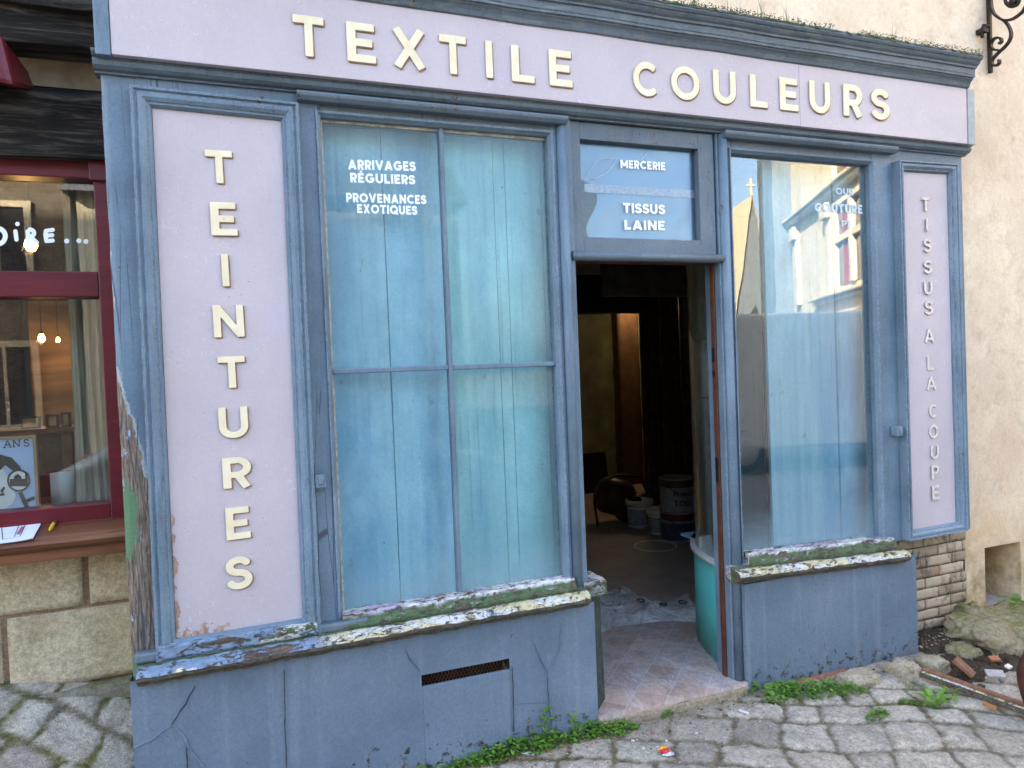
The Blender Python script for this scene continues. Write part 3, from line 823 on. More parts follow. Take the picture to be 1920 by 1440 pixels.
# cornice: stepped mouldings, cut square at the right end
zc = zt - .004
CP = [(.10, zc), (YF - .004, zc), (YF - .010, zc + .004), (YF - .016, zc + .020), (YF - .024, zc + .032), (YF - .034, zc + .039), (YF - .034, zc + .045), (YF - .044, zc + .045), (YF - .046, zc + .054), (YF - .040, zc + .057),
      (YF - .044, zc + .061), (YF - .046, zc + .088), (YF - .056, zc + .091), (YF - .058, zc + .099), (YF - .070, zc + .106), (YF - .078, zc + .116), (YF - .078, zc + .121), (YF - .086, zc + .122), (YF - .094, zc + .132), (YF - .094, zc + .146), (.10, zc + .176)]
mb = MB()
path = []
for x in np.linspace(-.47, 3.845, 90):
    dz = .003 * mnoise.noise(Vector((x * 3, 1, 2)))
    path.append(((x, 0, dz), (0, 1, 0), (0, 0, 1)))
mb.sweep(CP, path)
CORN = prt(mb, 'cornice', M_CORNICE)

# ---- lilac side panels with bolection frames
PPROF = [(-.004, .004), (-.004, -.018), (.004, -.03), (.012, -.030), (.013, -.035), (.026, -.043), (.038, -.043), (.040, -.037), (.046, -.037), (.052, -.046), (.060, -.046), (.062, .004)]
PPROF_N = [(a * .78, b) for a, b in PPROF]
M_SHADOW_GAP = plain('dark_shadow_line_and_joint', (.018, .016, .024), .9)  # painted shadow line round the panels, and dark backing of board joints
def side_panel(q, mat, prof, warp=0, name='side_panel'):
    (x0, z0), (x1, z1), (x2, z2), (x3, z3) = q
    mb = MB(); nx, nz = 4, 40
    g_ = .0055; mb.hexa([(x0 - .003, z0 - .003), (x1 + .003, z1 - .003), (x2 + .003, z2 + .003), (x3 - .003, z3 + .003)], -.0012, .001, 1)
    x0 += g_; x3 += g_; x1 -= g_ * .7; x2 -= g_ * .7; z2 -= g_ * .8; z3 -= g_ * .8; z0 += .002; z1 += .002
    vs = []; 
    for j in range(nz + 1):
        for i in range(nx + 1):
            a, b = i / nx, j / nz
            x = (x0 * (1 - a) + x1 * a) * (1 - b) + (x3 * (1 - a) + x2 * a) * b
            z = (z0 * (1 - a) + z1 * a) * (1 - b) + (z3 * (1 - a) + z2 * a) * b
            y = -.010 - warp * (1 - a) * math.sin(math.pi * min(1, b / .75)) ** 2 + .0015 * mnoise.noise(Vector((x * 3, z * 3, 1)))
            vs.append((x, y, z))
    n = len(vs); vs += [(x, -.0008, z) for x, y, z in vs]
    W = nx + 1; fs = []
    for j in range(nz):
        for i in range(nx):
            k = j * W + i
            fs.append((k, k + 1, k + W + 1, k + W))
    for j in range(nz):
        for k0, k1 in ((j * W, (j + 1) * W), ((j + 1) * W + nx, j * W + nx)):
            fs.append((k0, k1, n + k1, n + k0))
    mb.add(vs, fs)
    p = prt(mb, name, [mat, M_SHADOW_GAP])
    mb = MB(); o = .004
    mb.frame(q, prof); fr = mb.build('panel_frame', M_BLUE, p)
    return p
LQ = [at(327.5, 1200, -.01), at(569.5, 1160, -.01), at(529, 225, -.01), at(282, 200, -.01)]
LP = side_panel(LQ, M_LILAC_P, PPROF)
LP['label'] = 'wide lilac panel peeling along its foot'
RQ = [at(1707, 994.6, -.01), at(1793, 979.5, -.01), at(1775.6, 325.6, -.01), at(1689, 320.5, -.01)]
RP = side_panel(RQ, M_LILAC, PPROF_N, .012)
RP['label'] = 'narrow lilac panel with warped edge'
# worn lower rail of the left frame
mb = MB(); mb.gridbox(LQ[0][0] - .05, LQ[1][0] + .05, -.0525, -.004, LQ[0][1] - .052, LQ[0][1] - .004, .008, .002, 30)
o = mb.build('frame_foot', M_FOOT, LP)
for ch, a in zip('TEINTURES', ((385.5, 436, 283, 344), (395, 444, 380, 442), (414, 431, 477, 537), (400, 457, 572, 632), (409.5, 460, 668, 727), (410.5, 465, 763, 821), (417.5, 469, 857, 914), (423.5, 469, 950, 1010), (424, 471, 1043, 1104))):
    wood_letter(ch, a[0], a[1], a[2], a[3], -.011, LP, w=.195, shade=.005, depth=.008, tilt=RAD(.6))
for ch, a in zip('TISSUSALACOUPE', ((1728, 1741, 371, 396), (1735, 1739, 410, 434), (1731, 1744.5, 448, 473), (1731, 1745.6, 488, 513), (1732, 1747, 527.6, 552.5), (1733, 1748, 564, 590), (1733, 1750, 616, 642), (1737.5, 1749.4, 668, 694), (1736, 1754, 706, 731), (1741, 1755, 758, 783), (1741, 1757.5, 796, 822), (1744, 1759, 835, 860), (1745.6, 1759, 872, 897.6), (1747, 1760, 910, 936.6))):
    wood_letter(ch, a[0], a[1], a[2], a[3], -.016, RP, w=.17, shade=.003, depth=.006, mats=[M_CREAM_F, M_LSHADE_F])

# ---- shop windows
def fr4(x0, x1, z0, z1): return [(x0, z0), (x1, z0), (x1, z1), (x0, z1)]
WPROF = [(0, .05), (0, .012), (.006, .004), (.012, -.006), (.020, -.008), (.022, .006), (.03, .006), (.03, .05)]
def shop_window(name, x0, x1, z0, z1, gmat, label):
    mb = MB(); mb.frame(fr4(x0, x1, z0, z1), WPROF)
    # back rebate
    mb.frame(fr4(x0 + .004, x1 - .004, z0 + .004, z1 - .004), [(0, .085), (0, .051), (.03, .051), (.03, .085)])
    f = prt(mb, name, M_BLUE); f['label'] = label
    g = MB(); g.box(x0 - .004, x1 + .004, .040, .044, z0 - .004, z1 + .004); pn = g.build('pane', gmat, f)
    return f, pn
WL, pane_l = shop_window('display_window', .306, 1.290, .725, 2.746, M_GLASS_L, 'four-pane display window')
WR, pane_r = shop_window('display_window', 2.282, 3.192, .71, 2.742, M_GLASS_R, 'single-pane display window full of reflections')
# glazing bars of the left window
mb = MB(); mb.box(.793, .813, .018, .060, .725, 2.746); mb.build('glazing_bar', M_BLUE, WL, bevel=.005)
mb = MB(); mb.box(.306, .7925, .020, .060, 1.720, 1.742); mb.box(.8135, 1.290, .020, .060, 1.718, 1.740); mb.build('glazing_bar', M_BLUE, WL, bevel=.005)
# old putty strips
mb = MB(); mb.hexa([(.307, .73), (.315, .73), (.315, 2.745), (.307, 2.745)], .034, .0395); mb.hexa([(.3155, 2.735), (.792, 2.735), (.792, 2.7455), (.3155, 2.7455)], .034, .0395)
mb.hexa([(.814, 2.734), (1.289, 2.734), (1.289, 2.7455), (.814, 2.7455)], .034, .0395)
mb.build('putty', plain('old_putty', (.40, .38, .30), .8, var=.4, scale=40), WL)
GY = .0396
vinyl('ARRIVAGES', 653, 317.5, 779, 321, 18.5, GY, WL); vinyl('RÉGULIERS', 657, 342, 778, 346, 18.0, GY, WL)
vinyl('PROVENANCES', 649.5, 379, 799, 383, 17.5, GY, WL); vinyl('EXOTIQUES', 670, 399.5, 782, 403, 17, GY, WL)
VR = M_VINYL_REFL
vinyl('OUR', 1567, 364, 1600, 366, 12, GY, WR, w=.2, mat=VR); vinyl('COUTURE', 1528, 397, 1617, 401, 17, GY, WR, mat=VR); vinyl('PE', 1578, 425, 1598, 426, 12, GY, WR, w=.2, mat=VR)

# painted boards standing behind the panes
def boards(name, edges, zl, zh, y, mat, label, lean=0.0):
    mb = MB()
    for i, (a, b) in enumerate(zip(edges[:-1], edges[1:])):
        dy = .0025 * ((i * 37) % 5 - 2)
        mb.hexa([(a + .0022, zl), (b - .0022, zl), (b - .0022 + lean, zh), (a + .0022 + lean, zh)], y + dy, y + .02 + dy)
    mb.hexa([(edges[0], zl), (edges[-1], zl), (edges[-1], zh), (edges[0], zh)], y + .028, y + .034, 1)
    o = prt(mb, name, [mat, M_SHADOW_GAP], bevel=.0015); o['label'] = label
    return o
YB = .135
jx = lambda u, v: at(u, v, YB)[0]
boards('display_board', [.24, jx(722, 460), .835], .66, 2.80, YB, M_PLANK_B, 'pale blue boards behind left panes')
boards('display_board', [.838, jx(930, 460), jx(952, 460) , 1.40], .66, 2.80, YB + .006, M_PLANK_A, 'teal boards behind right panes')
boards('display_board', [jx(1437, 640), jx(1505, 640), jx(1537, 640), jx(1568, 640), 3.30], .66, 2.80, YB, M_PLANK_B, 'sky blue boards behind the reflecting pane')
mb = MB(); mb.box(2.80, 3.30, .80, .82, .66, 2.72); o = prt(mb, 'case_back', M_PLANK_C, bevel=.002)
mb = MB(); x = at(1646, 800, .075)[0]; mb.box(x - .014, x + .02, .075, .125, .68, 2.76); prt(mb, 'batten', plain('bare_batten', (.26, .24, .19), .8, var=.4, scale=25), bevel=.002)
for a in ((.20, 1.40, .30), (2.3, 3.35, .799)):
    mb = MB(); mb.box(a[0], a[1], .131, a[2], 2.79, 2.81); prt(mb, 'case_ceiling', M_PLANK_C)
mb = MB(); mb.box(.20, 1.292, .086, .30, .652, .659); prt(mb, 'case_floor', M_PLANK_C)
mb = MB(); mb.box(2.44, 3.35, .086, .799, .64, .655); prt(mb, 'case_floor', M_PLANK_C)

# ---- transom over the door
tx0, tx1, tz0, tz1 = 1.452, 2.090, 2.303, 2.747
mb = MB()
mb.box(1.404, tx0 - .0, .010, .10, 2.232, 2.825); mb.box(tx1, 2.178, .010, .10, 2.232, 2.825)
mb.box(tx0 + .0005, tx1 - .0005, .0105, .10, 2.232, tz0); mb.box(tx0 + .0005, tx1 - .0005, .0105, .10, tz1, 2.825)
TR = prt(mb, 'transom_window', M_BLUE_OLD, bevel=.003)
mb = MB(); mb.box(tx0 - .004, tx1 + .004, .045, .049, tz0 - .004, tz1 + .004); mb.build('pane', M_GLASS_T, TR)
m = NT('blue_plastic_film'); c = m.mix(m.step(m.noise(3, 4), .3, .7), (.075, .16, .31), (.125, .245, .41))
M_FILM = m.done(c, .25, m.bump(m.noise(4, 3), .5, .03), .5)
mb = MB(); vs = []; fs = []; NX, NZ = 26, 18
for j in range(NZ + 1):
    for i in range(NX + 1):
        a, b = i / NX, j / NZ
        ex = max(0, .075 - .045 * math.sin(b * 9 + .6) * (1 - b)) * (1 - a) * (1 if b < .58 else .25)
        vs.append((tx0 + .002 + ex + a * (tx1 - tx0 - .004 - ex), .056 + .006 * mnoise.noise(Vector((a * 4, b * 3, 2))), tz0 + b * (tz1 - tz0)))
for j in range(NZ):
    for i in range(NX):
        k = j * (NX + 1) + i; fs.append((k, k + 1, k + NX + 2, k + NX + 1))
mb.add(vs, fs, 0, True); mb.build('film', M_FILM, TR)
xa, za = at(1096, 352, .05); xb, zb_ = at(1312, 364, .05)
mb = MB(); mb.hexa([(xa, za - .020), (xb, zb_ - .020), (xb, zb_ + .018), (xa, za + .018)], .0495, .0505); mb.build('tape', plain('parcel_tape', (.30, .29, .38), .3, var=.3, scale=60), TR)
GT = .0446
M_GCRACK = plain('pale_glass_crack', (.62, .66, .70), .3)
for pts in (((1095, 337), (1120, 334), (1138, 323), (1150, 309), (1158, 296)), ((1101, 327), (1109, 315), (1117, 304), (1128, 298), (1150, 297)), ((1202, 302), (1206, 295), (1213, 288))):
    mb = MB(); mb.tube([(at(u, v, .044)[0], .0442, at(u, v, .044)[1]) for u, v in pts], .0012, 5); mb.build('crack', M_GCRACK, TR)
vinyl('MERCERIE', 1163.5, 315, 1247.5, 319.5, 15.5, GT, TR); vinyl('TISSUS', 1168.5, 399, 1246.5, 402, 18.5, GT, TR); vinyl('LAINE', 1171, 430.5, 1246.5, 432, 18, GT, TR)
# door head bar
mb = MB(); n = 12
prof = [(math.cos(2 * math.pi * i / n) * .026 + .002, math.sin(2 * math.pi * i / n) * .021 + 2.214) for i in range(n)]
mb.sweep(prof, [((1.385, 0, 0), (0, 1, 0), (0, 0, 1)), ((2.205, 0, 0), (0, 1, 0), (0, 0, 1))], smooth=True); prt(mb, 'door_head', M_BLUE_OLD)
mb = MB(); mb.box(1.404, 2.178, .022, .11, 2.196, 2.2315); prt(mb, 'head_lining', M_BROWN)
# brown rebate of the missing door, with old keeps
mb = MB(); mb.box(2.179, 2.1895, .045, .078, .105, 2.196); J = prt(mb, 'door_jamb', M_BROWN, bevel=.003)
for u, v, l in ((1351, 665, .07), (1355, 880, .13), (1353, 700, .03)):
    z = at(u, v, .06)[1]
    mb = MB(); mb.box(2.1755, 2.1788, .048, .074, z - l / 2, z + l / 2); mb.build('keep', M_DARKMETAL, J, bevel=.002)
# left return of the doorway: angled low board, its capping and the return glass
mb = MB(); mb.add([(1.409, -.02, .113), (1.520, .10, .113), (1.527, .118, .113), (1.409, .118, .113), (1.409, -.02, .655), (1.512, .10, .655), (1.519, .118, .655), (1.409, .118, .655)],
       [(0, 1, 5, 4), (1, 2, 6, 5), (2, 3, 7, 6), (3, 0, 4, 7), (4, 5, 6, 7), (3, 2, 1, 0)]); prt(mb, 'return_board', M_GREENWOOD, bevel=.002)
mb = MB(); mb.gridbox(1.372, 1.485, -.03, .14, .656, .728, .012, .006, 18, seed=4); prt(mb, 'return_sill', M_SILL_B)

# ---- sills
def sill(name, x0, x1, zf0, zf1, lip0, lip1, lipz, mat, seed):
    prof_n = [(.01, .002), (-.032, .002), (-.05, -.004), (-.085, -.010), (-.098, -.018), (-.105, -.030), (-.102, -.044), (-.092, -.053), (-.076, -.058), (-.072, -.070), (-.040, -.076), (.01, -.076)]
    mb = MB(); path = []; n = int((x1 - x0) / .008)
    fr = []
    for i in range(n + 1):
        t = i / n; x = x0 + (x1 - x0) * t; fr.append(((x, 0, zf0 + (zf1 - zf0) * t), (0, 1, 0), (0, 0, 1)))
    mb.sweep(prof_n, fr, smooth=False)
    if lip1 > lip0:
        fr2 = []; n2 = int((lip1 - lip0) / .008)
        for i in range(n2 + 1):
            x = lip0 + (lip1 - lip0) * i / n2; t = (x - x0) / (x1 - x0); zz = zf0 + (zf1 - zf0) * t
            fr2.append(((x, 0, zz), (0, 1, 0), (0, 0, 1)))
        zl = lipz - zf0
        mb.sweep([(.038, zl), (-.016, zl - .002), (-.026, zl - .010), (-.030, zl - .02), (-.048, .012), (-.050, .0), (.038, .0)], fr2)
    for k, p in enumerate(mb.v):   # rot and wear
        P = Vector(p); d = mnoise.noise_vector(P * 16 + Vector((seed, 0, 0))) * .0045 + mnoise.noise_vector(P * 55 + Vector((0, seed, 0))) * .0026
        mb.v[k] = (p[0], p[1] + d.y, p[2] + d.z * 1.2)
    return prt(mb, name, mat)
SL = sill('window_sill', -.430, 1.368, .700, .712, .300, 1.325, .752, M_SILL_A, 1.0)
SR = sill('window_sill', 2.172, 3.292, .690, .646, 2.285, 3.262, .748, M_SILL_B, 5.0)
# blue-painted length of the ledge under the left panel
mb = MB(); mb.gridbox(-.44, .40, -.046, -.002, .702, .735, .012, .002, 14); prt(mb, 'ledge_strip', M_BLUE_OLD)

# ---- stall risers
YR = -.045
def riser(x0, x1, zt, zb, hole=None, y=YR):
    mb = MB(); nx = int((x1 - x0) / .02); xs = list(np.linspace(x0, x1, nx + 1))
    if hole: xs = sorted(set(xs) | {hole[0], hole[1]})
    zs = list(np.linspace(zb, zt, 34))
    if hole: zs = sorted(set(zs) | {hole[2], hole[3]})
    idx = {}; vs = []
    for i, x in enumerate(xs):
        for j, z in enumerate(zs):
            idx[i, j] = len(vs)
            vs.append((x, y + .0022 * mnoise.noise(Vector((x * 2.3, 4, z * 2.3))) + .0012 * mnoise.noise(Vector((x * 13, 4, z * 13))), z))
    fs = []
    for i in range(len(xs) - 1):
        for j in range(len(zs) - 1):
            if hole and hole[0] - 1e-6 <= xs[i] and xs[i + 1] <= hole[1] + 1e-6 and hole[2] - 1e-6 <= zs[j] and zs[j + 1] <= hole[3] + 1e-6: continue
            fs.append((idx[i, j], idx[i + 1, j], idx[i + 1, j + 1], idx[i, j + 1]))
    mb.add(vs, fs, 0, True)
    # sides
    mb.add([(x0, y, zb), (x0, .12, zb), (x0, .12, zt), (x0, y, zt)], [(0, 3, 2, 1)]); mb.add([(x1, y, zb), (x1, .12, zb), (x1, .12, zt), (x1, y, zt)], [(0, 1, 2, 3)])
    return mb
def crack(mb, pts, w=.004, y=YR, m=1, jit=.006, raised=True):
    """filled crack: a thin uneven bead along the line"""
    P = []
    for (a, b) in zip(pts[:-1], pts[1:]):
        n = max(2, int(math.hypot(b[0] - a[0], b[1] - a[1]) / .012))
        for i in range(n): P.append((a[0] + (b[0] - a[0]) * i / n, a[1] + (b[1] - a[1]) * i / n))
    P.append(pts[-1])
    vs = []; fs = []
    for i, (x, z) in enumerate(P):
        a = P[max(0, i - 1)]; b = P[min(len(P) - 1, i + 1)]
        t = Vector((b[0] - a[0], b[1] - a[1])).normalized(); nn = Vector((-t.y, t.x))
        k = w * (.6 + .8 * abs(mnoise.noise(Vector((x * 40, z * 40, 2))))); off = jit * mnoise.noise(Vector((x * 25, z * 25, 7)))
        c = Vector((x, z)) + nn * off
        for s in (-1, 0, 1):
            p = c + nn * k * s * .5
            vs.append((p.x, y - .0032 - (.0022 if s == 0 else 0), p.y))
    for i in range(len(P) - 1):
        for s in (0, 1): fs.append((i * 3 + s, i * 3 + s + 1, i * 3 + s + 4, i * 3 + s + 3))
    mb.add(vs, fs, m, True)
M_CRACK = plain('dark_crack', (.022, .026, .032), .9)
M_FILL = plain('filler_bead', (.125, .18, .245), .6, var=.25)
def pR(u, v): return at(u, v, YR)
hx0, hz1 = pR(790, 1265); hx1, _ = pR(955, 1237)
hz1 = (hz1 + pR(955, 1236)[1]) / 2; hslot = (pR(790.7, 1288)[1] + pR(954.6, 1254.5)[1]) / 2
mb = riser(-.458, 1.408, .645, -.06, (hx0, hx1, hslot, hz1))
crack(mb, [pR(533, 1255), pR(534, 1330), pR(537, 1440)], .0035, m=1, jit=.002)
crack(mb, [pR(365, 1285), pR(345, 1325), pR(322, 1358)], .005, m=1)
crack(mb, [pR(322, 1358), pR(285, 1385), pR(252, 1402)], .011, m=2)
crack(mb, [pR(322, 1358), pR(345, 1378), pR(352, 1400), pR(372, 1425), pR(385, 1440)], .011, m=2)
crack(mb, [pR(350, 1400), pR(352, 1440)], .004, m=1)
crack(mb, [pR(758, 1214), pR(770, 1238), pR(788, 1262)], .004, m=2); crack(mb, [pR(760, 1218), pR(772, 1240), pR(787, 1260)], .0025, m=1)
crack(mb, [pR(998, 1200), pR(1012, 1238), pR(1024, 1262), pR(1026, 1300), pR(1030, 1340), pR(1034, 1372)], .0055, m=2)
crack(mb, [pR(998, 1200), pR(1013, 1237), pR(1025, 1262), pR(1028, 1300), pR(1031, 1340), pR(1035, 1372)], .0028, m=1)
crack(mb, [pR(1052, 1168), pR(1048, 1215), pR(1036, 1240), pR(1026, 1262)], .004, m=2)
crack(mb, [pR(962, 1320), pR(1000, 1316), pR(1026, 1316)], .006, m=2)
crack(mb, [pR(960, 1250), pR(962, 1300), pR(963, 1370)], .004, m=1, jit=.003)
RL = prt(mb, 'stall_riser', [M_RISER, M_CRACK, M_FILL])
RL['label'] = 'long cracked stall riser with vent slot'
mb = MB(); mb.box(hx0 + .004, hx1 - .004, YR - .006, YR + .012, .06, hslot - .001); VH = mb.build('vent_cover', M_RISER, RL, bevel=.003)
mb = MB(); mb.box(hx0, hx1, .05, .06, hslot - .05, hz1 + .02)
mb.box(hx0 - .001, hx0 + .0005, YR + .004, .05, hslot, hz1); mb.box(hx1 - .0005, hx1 + .001, YR + .004, .05, hslot, hz1); mb.box(hx0, hx1, YR + .003, .05, hz1 - .0005, hz1 + .002)
for i in range(26):   # rusty mesh in the slot
    x = hx0 + (hx1 - hx0) * i / 25
    mb.tube([(x - .02, .0, hslot - .03), (x + .03, .0, hz1 + .02)], .0016, 5, 1); mb.tube([(x + .03, .003, hslot - .03), (x - .02, .003, hz1 + .02)], .0016, 5, 1)
mb.build('vent_mesh', [plain('dark_vent_hole', (.02, .014, .01), .9), M_BROWN], RL)
mb = riser(2.246, 3.392, .60, .015)
mb.box(2.236, 2.262, YR - .0035, .0, .02, .60)
crack(mb, [pR(1650, 1118), pR(1680, 1124)], .002, m=2, jit=.001)
RR = prt(mb, 'stall_riser', [M_RISER, M_CRACK, M_FILL]); RR['label'] = 'short stall riser scuffed black at its foot'

# ---- curved showcase beside the doorway
def curve_pt(t, k=1.0, cx=2.9, cy_=.135, rx=.645, ry=.75): return (cx - (rx * k) * math.cos(t), cy_ + (ry * k) * math.sin(t))
ts = np.linspace(0, 1.5, 36)
def curved(name, z0, z1, mats, k0, k1):
    mb = MB(); path = []
    for t in ts:
        a = curve_pt(t, k0); b = curve_pt(t, k1); path.append((a, b))
    vs = []; fs = []
    for a, b in path: vs += [(a[0], a[1], z0), (a[0], a[1], z1), (b[0], b[1], z1), (b[0], b[1], z0)]
    for i in range(len(path) - 1):
        for j in range(4):
            j2 = (j + 1) % 4; fs.append((i * 4 + j, i * 4 + j2, i * 4 + 4 + j2, i * 4 + 4 + j))
    fs += [(0, 1, 2, 3), tuple(len(path) * 4 - 4 + q for q in (3, 2, 1, 0))]
    mb.add(vs, fs, 0, True)
    return prt(mb, name, mats)
cb = curved('curved_base', .085, .628, M_TURQ, 1.0, .96)
cl = curved('curved_ledge', .6295, .655, plain('worn_white_ledge', (.52, .53, .52), .5, var=.15), 1.03, .80)
cg = curved('curved_glass', .656, 2.60, M_GLASS_C, .985, .978)
cg['label'] = 'curved glass returning into the doorway'
mb = MB(); gp = curve_pt(.92, .982); mb.tube([(gp[0], gp[1], .66), (gp[0], gp[1], 2.58)], .005, 6); prt(mb, 'glass_edge_strip', plain('aged_brass', (.25, .16, .08), .4, .7))
# small iron latches on the frames
for u, v, yy in ((600, 901, -.02), (1681, 808, -.02)):
    x, z = at(u, v, yy)
    mb = MB(); mb.box(x - .020, x + .020, -.045, .001, z - .026, z + .026); mb.box(x - .007, x + .012, -.052, -.0455, z - .012, z + .016)
    prt(mb, 'latch_keep', M_BLUE, bevel=.004)
# ------------------------------------------------------------------ street surface
def hb(x, y):
    """height of the sloping street"""
    z = .062 + .20 * np.clip((.45 - x) / 1.0, 0, 1.7) - .012 * np.clip(x - 2.6, 0, 3) + .02 * np.clip(y, -4, 0) * .5
    return z + np.where(x < -.44, .60 * np.clip(y + .08, 0, .6), 0)
def cobble_patch():
    X0, X1, Y0, Y1, st = -1.75, 5.2, -2.3, .42, .0125
    gx = np.arange(X0, X1, st); gy = np.arange(Y0, Y1, st)
    X, Y = np.meshgrid(gx, gy, indexing='ij')
    wx = np.zeros_like(X); wy = np.zeros_like(X)
    for k, (fx, fy, a) in enumerate(((1.1, .7, .03), (2.3, 3.1, .015), (.6, 1.9, .03), (9, 7, .005), (17, 13, .0035))):
        wx += a * np.sin(fx * X * 2 + fy * Y * 2 + k); wy += a * np.cos(fy * X * 2 - fx * Y * 2 + 2 * k)
    a = RAD(-27); U = (X + wx) * math.cos(a) + (Y + wy) * math.sin(a); V = -(X + wx) * math.sin(a) + (Y + wy) * math.cos(a)
    LB = X < -.44
    U = np.where(LB, U * 1.35, U); V = np.where(LB, V * 1.35, V)
    cu, cv = .225, .172
    r2 = np.random.default_rng(5); T = r2.random((256, 256, 4))
    V2 = V / cv; row = np.floor(V2).astype(int)
    rb0 = row + (T[row % 256, 3, 3] - .5) * .22; rb1 = row + 1 + (T[(row + 1) % 256, 3, 3] - .5) * .22
    up_ = V2 < rb0; dn_ = V2 >= rb1
    row = np.where(up_, row - 1, np.where(dn_, row + 1, row))
    rb0 = row + (T[row % 256, 3, 3] - .5) * .22; rb1 = row + 1 + (T[(row + 1) % 256, 3, 3] - .5) * .22
    U2 = U / cu - T[row % 256, 7, 0] * 3.3
    col = np.floor(U2).astype(int)
    bnd = lambda c: c + (T[row % 256, c % 256, 0] - .5) * .5
    col = np.where(U2 < bnd(col), col - 1, np.where(U2 >= bnd(col + 1), col + 1, col))
    eu = np.minimum(U2 - bnd(col), bnd(col + 1) - U2) * cu; ev = np.minimum(V2 - rb0, rb1 - V2) * cv
    sid = T[row % 256, col % 256, 2]; tilt_ = (T[row % 256, col % 256, 1] - .5)
    rr_ = .026
    edge = np.where((eu < rr_) & (ev < rr_), rr_ - np.hypot(rr_ - eu, rr_ - ev), np.minimum(eu, ev))
    nz = np.zeros_like(X)
    for k, (f, am) in enumerate(((23, .0022), (41, .0014), (77, .0009), (131, .0006))):
        nz += am * np.sin(f * X + 3 * np.sin(f * .37 * Y + k)) * np.cos(f * Y * .9 + 2 * np.sin(f * .31 * X + 2 * k))
    edge = edge + .004 * np.sin(63 * X + 4 * np.sin(21 * Y)) * np.cos(57 * Y) + .005 * np.sin(31 * X + 5 * np.sin(17 * Y)) * np.sin(37 * Y) + .003 * np.sin(120 * X) * np.cos(133 * Y)
    jw = .008 + .004 * np.sin(5 * X + 2) * np.cos(6 * Y) + np.where(X < -.44, .008, 0)
    s = np.clip((edge - jw) / .024, 0, 1); s = s * s * (3 - 2 * s)
    s2 = np.clip(edge / .06, 0, 1)
    hh = s * .007 + s2 * .0025 + (sid - .5) * .008 * s + tilt_ * s * .03 * (U2 - col - .5) * .5 + nz * 1.2
    hh = np.where(LB, hh * .45, hh)
    # trodden smooth and filled with earth towards the shop wall, and by the doorstep
    fill = np.clip((Y + .17) / .15, 0, 1) * (X > -.4)
    hh = hh * (1 - .8 * fill) + fill * (.006 + nz * 1.5)
    Z = hb(X, Y) - .012 + hh
    joint = 1 - np.clip((edge - jw + .004) / .014, 0, 1)
    joint = np.maximum(joint, fill * np.clip(.75 + nz * 130, 0, 1))
    mossy = np.where(X < -.3, .10, 0) + np.clip((Y + .45) / .5, 0, 1) * .07 + .10 * np.exp(-((X - 1.15) / .35) ** 2) * np.exp(-((Y + .25) / .3) ** 2) + .08 * np.exp(-((X - 3.3) / .6) ** 2) * np.exp(-((Y + .45) / .4) ** 2) - .03
    nx, ny = X.shape
    vs = np.stack([X, Y, Z], -1).reshape(-1, 3)
    ii = np.arange(nx * ny).reshape(nx, ny)
    fs = np.stack([ii[:-1, :-1], ii[1:, :-1], ii[1:, 1:], ii[:-1, 1:]], -1).reshape(-1, 4)
    me = bpy.data.meshes.new('street'); me.from_pydata(vs.tolist(), [], fs.tolist())
    me.polygons.foreach_set('use_smooth', [True] * len(me.polygons))
    for n, arr in (('sid', sid), ('joint', joint), ('mossy', mossy)):
        at_ = me.attributes.new(n, 'FLOAT', 'POINT'); at_.data.foreach_set('value', arr.reshape(-1).astype(np.float32))
    me.materials.append(M_COBBLE)
    o = bpy.data.objects.new('street', me); COL.objects.link(o); o['kind'] = 'structure'
    return (lambda x, y: float(Z[int(np.clip((x - X0) / st, 0, nx - 1)), int(np.clip((y - Y0) / st, 0, ny - 1))]))
GZ = cobble_patch()
mb = MB(); R_ = 220
for (a, b, c, d) in ((-R_, R_, -R_, -2.28), (-R_, -1.73, -2.28, R_), (5.15, R_, -2.28, R_), (-1.73, 5.15, .30, R_)):
    mb.add([(a, c, -.03), (b, c, -.03), (b, d, -.03), (a, d, -.03)], [(0, 1, 2, 3)])
g = mb.build('ground', stone('far_cobbles', (.16, .15, .13), (.24, .22, .19), (.10, .09, .08), 6)); g['kind'] = 'structure'

# ------------------------------------------------------------------ the rendered house the shop stands in
YW = .12
nxa, nza = at(1846, 1027, YW); nxb, nzb = at(1913, 1016, YW); nzl = at(1846, 1160, YW)[1]
nzt = (nza + nzb) / 2
H1 = 9.2
mb = MB()
xs = [-.452, 3.868, nxa, nxb, 14.0]; zs = [-.2, nzl, nzt, 2.87, H1]
for i in range(4):
    for j in range(4):
        if i == 0 and j < 3: continue
        if i == 2 and j == 1: continue
        n = 6 if zs[j] < 3 else 1
        mb.add([(xs[i], YW, zs[j]), (xs[i + 1], YW, zs[j]), (xs[i + 1], YW, zs[j + 1]), (xs[i], YW, zs[j + 1])], [(0, 1, 2, 3)])
dN = .34   # niche: slopes back to a blind face
mb.add([(nxa, YW, nzl), (nxb, YW, nzl), (nxb, YW, nzt), (nxa, YW, nzt), (nxa + .03, YW + dN, nzl), (nxb - .02, YW + dN, nzl), (nxb - .02, YW + dN, nzt - .02), (nxa + .03, YW + dN, nzt - .02)],
       [(0, 4, 7, 3), (1, 2, 6, 5), (3, 7, 6, 2), (0, 1, 5, 4), (4, 5, 6, 7)])
mb.add([(-.452, YW, 2.87), (-.452, 8, 2.87), (-.452, 8, H1), (-.452, YW, H1), (14, YW, -.2), (14, 8, -.2), (14, 8, H1), (14, YW, H1), (-.452, 8, -.2), (-.452, .45, -.2), (-.452, .45, 2.87)],
       [(0, 3, 2, 1), (4, 5, 6, 7), (8, 5, 6, 2), (3, 7, 6, 2), (8, 1, 10, 9)])
HOUSE = mb.build('house_wall', M_STUCCO, None, (4, YW, 0))
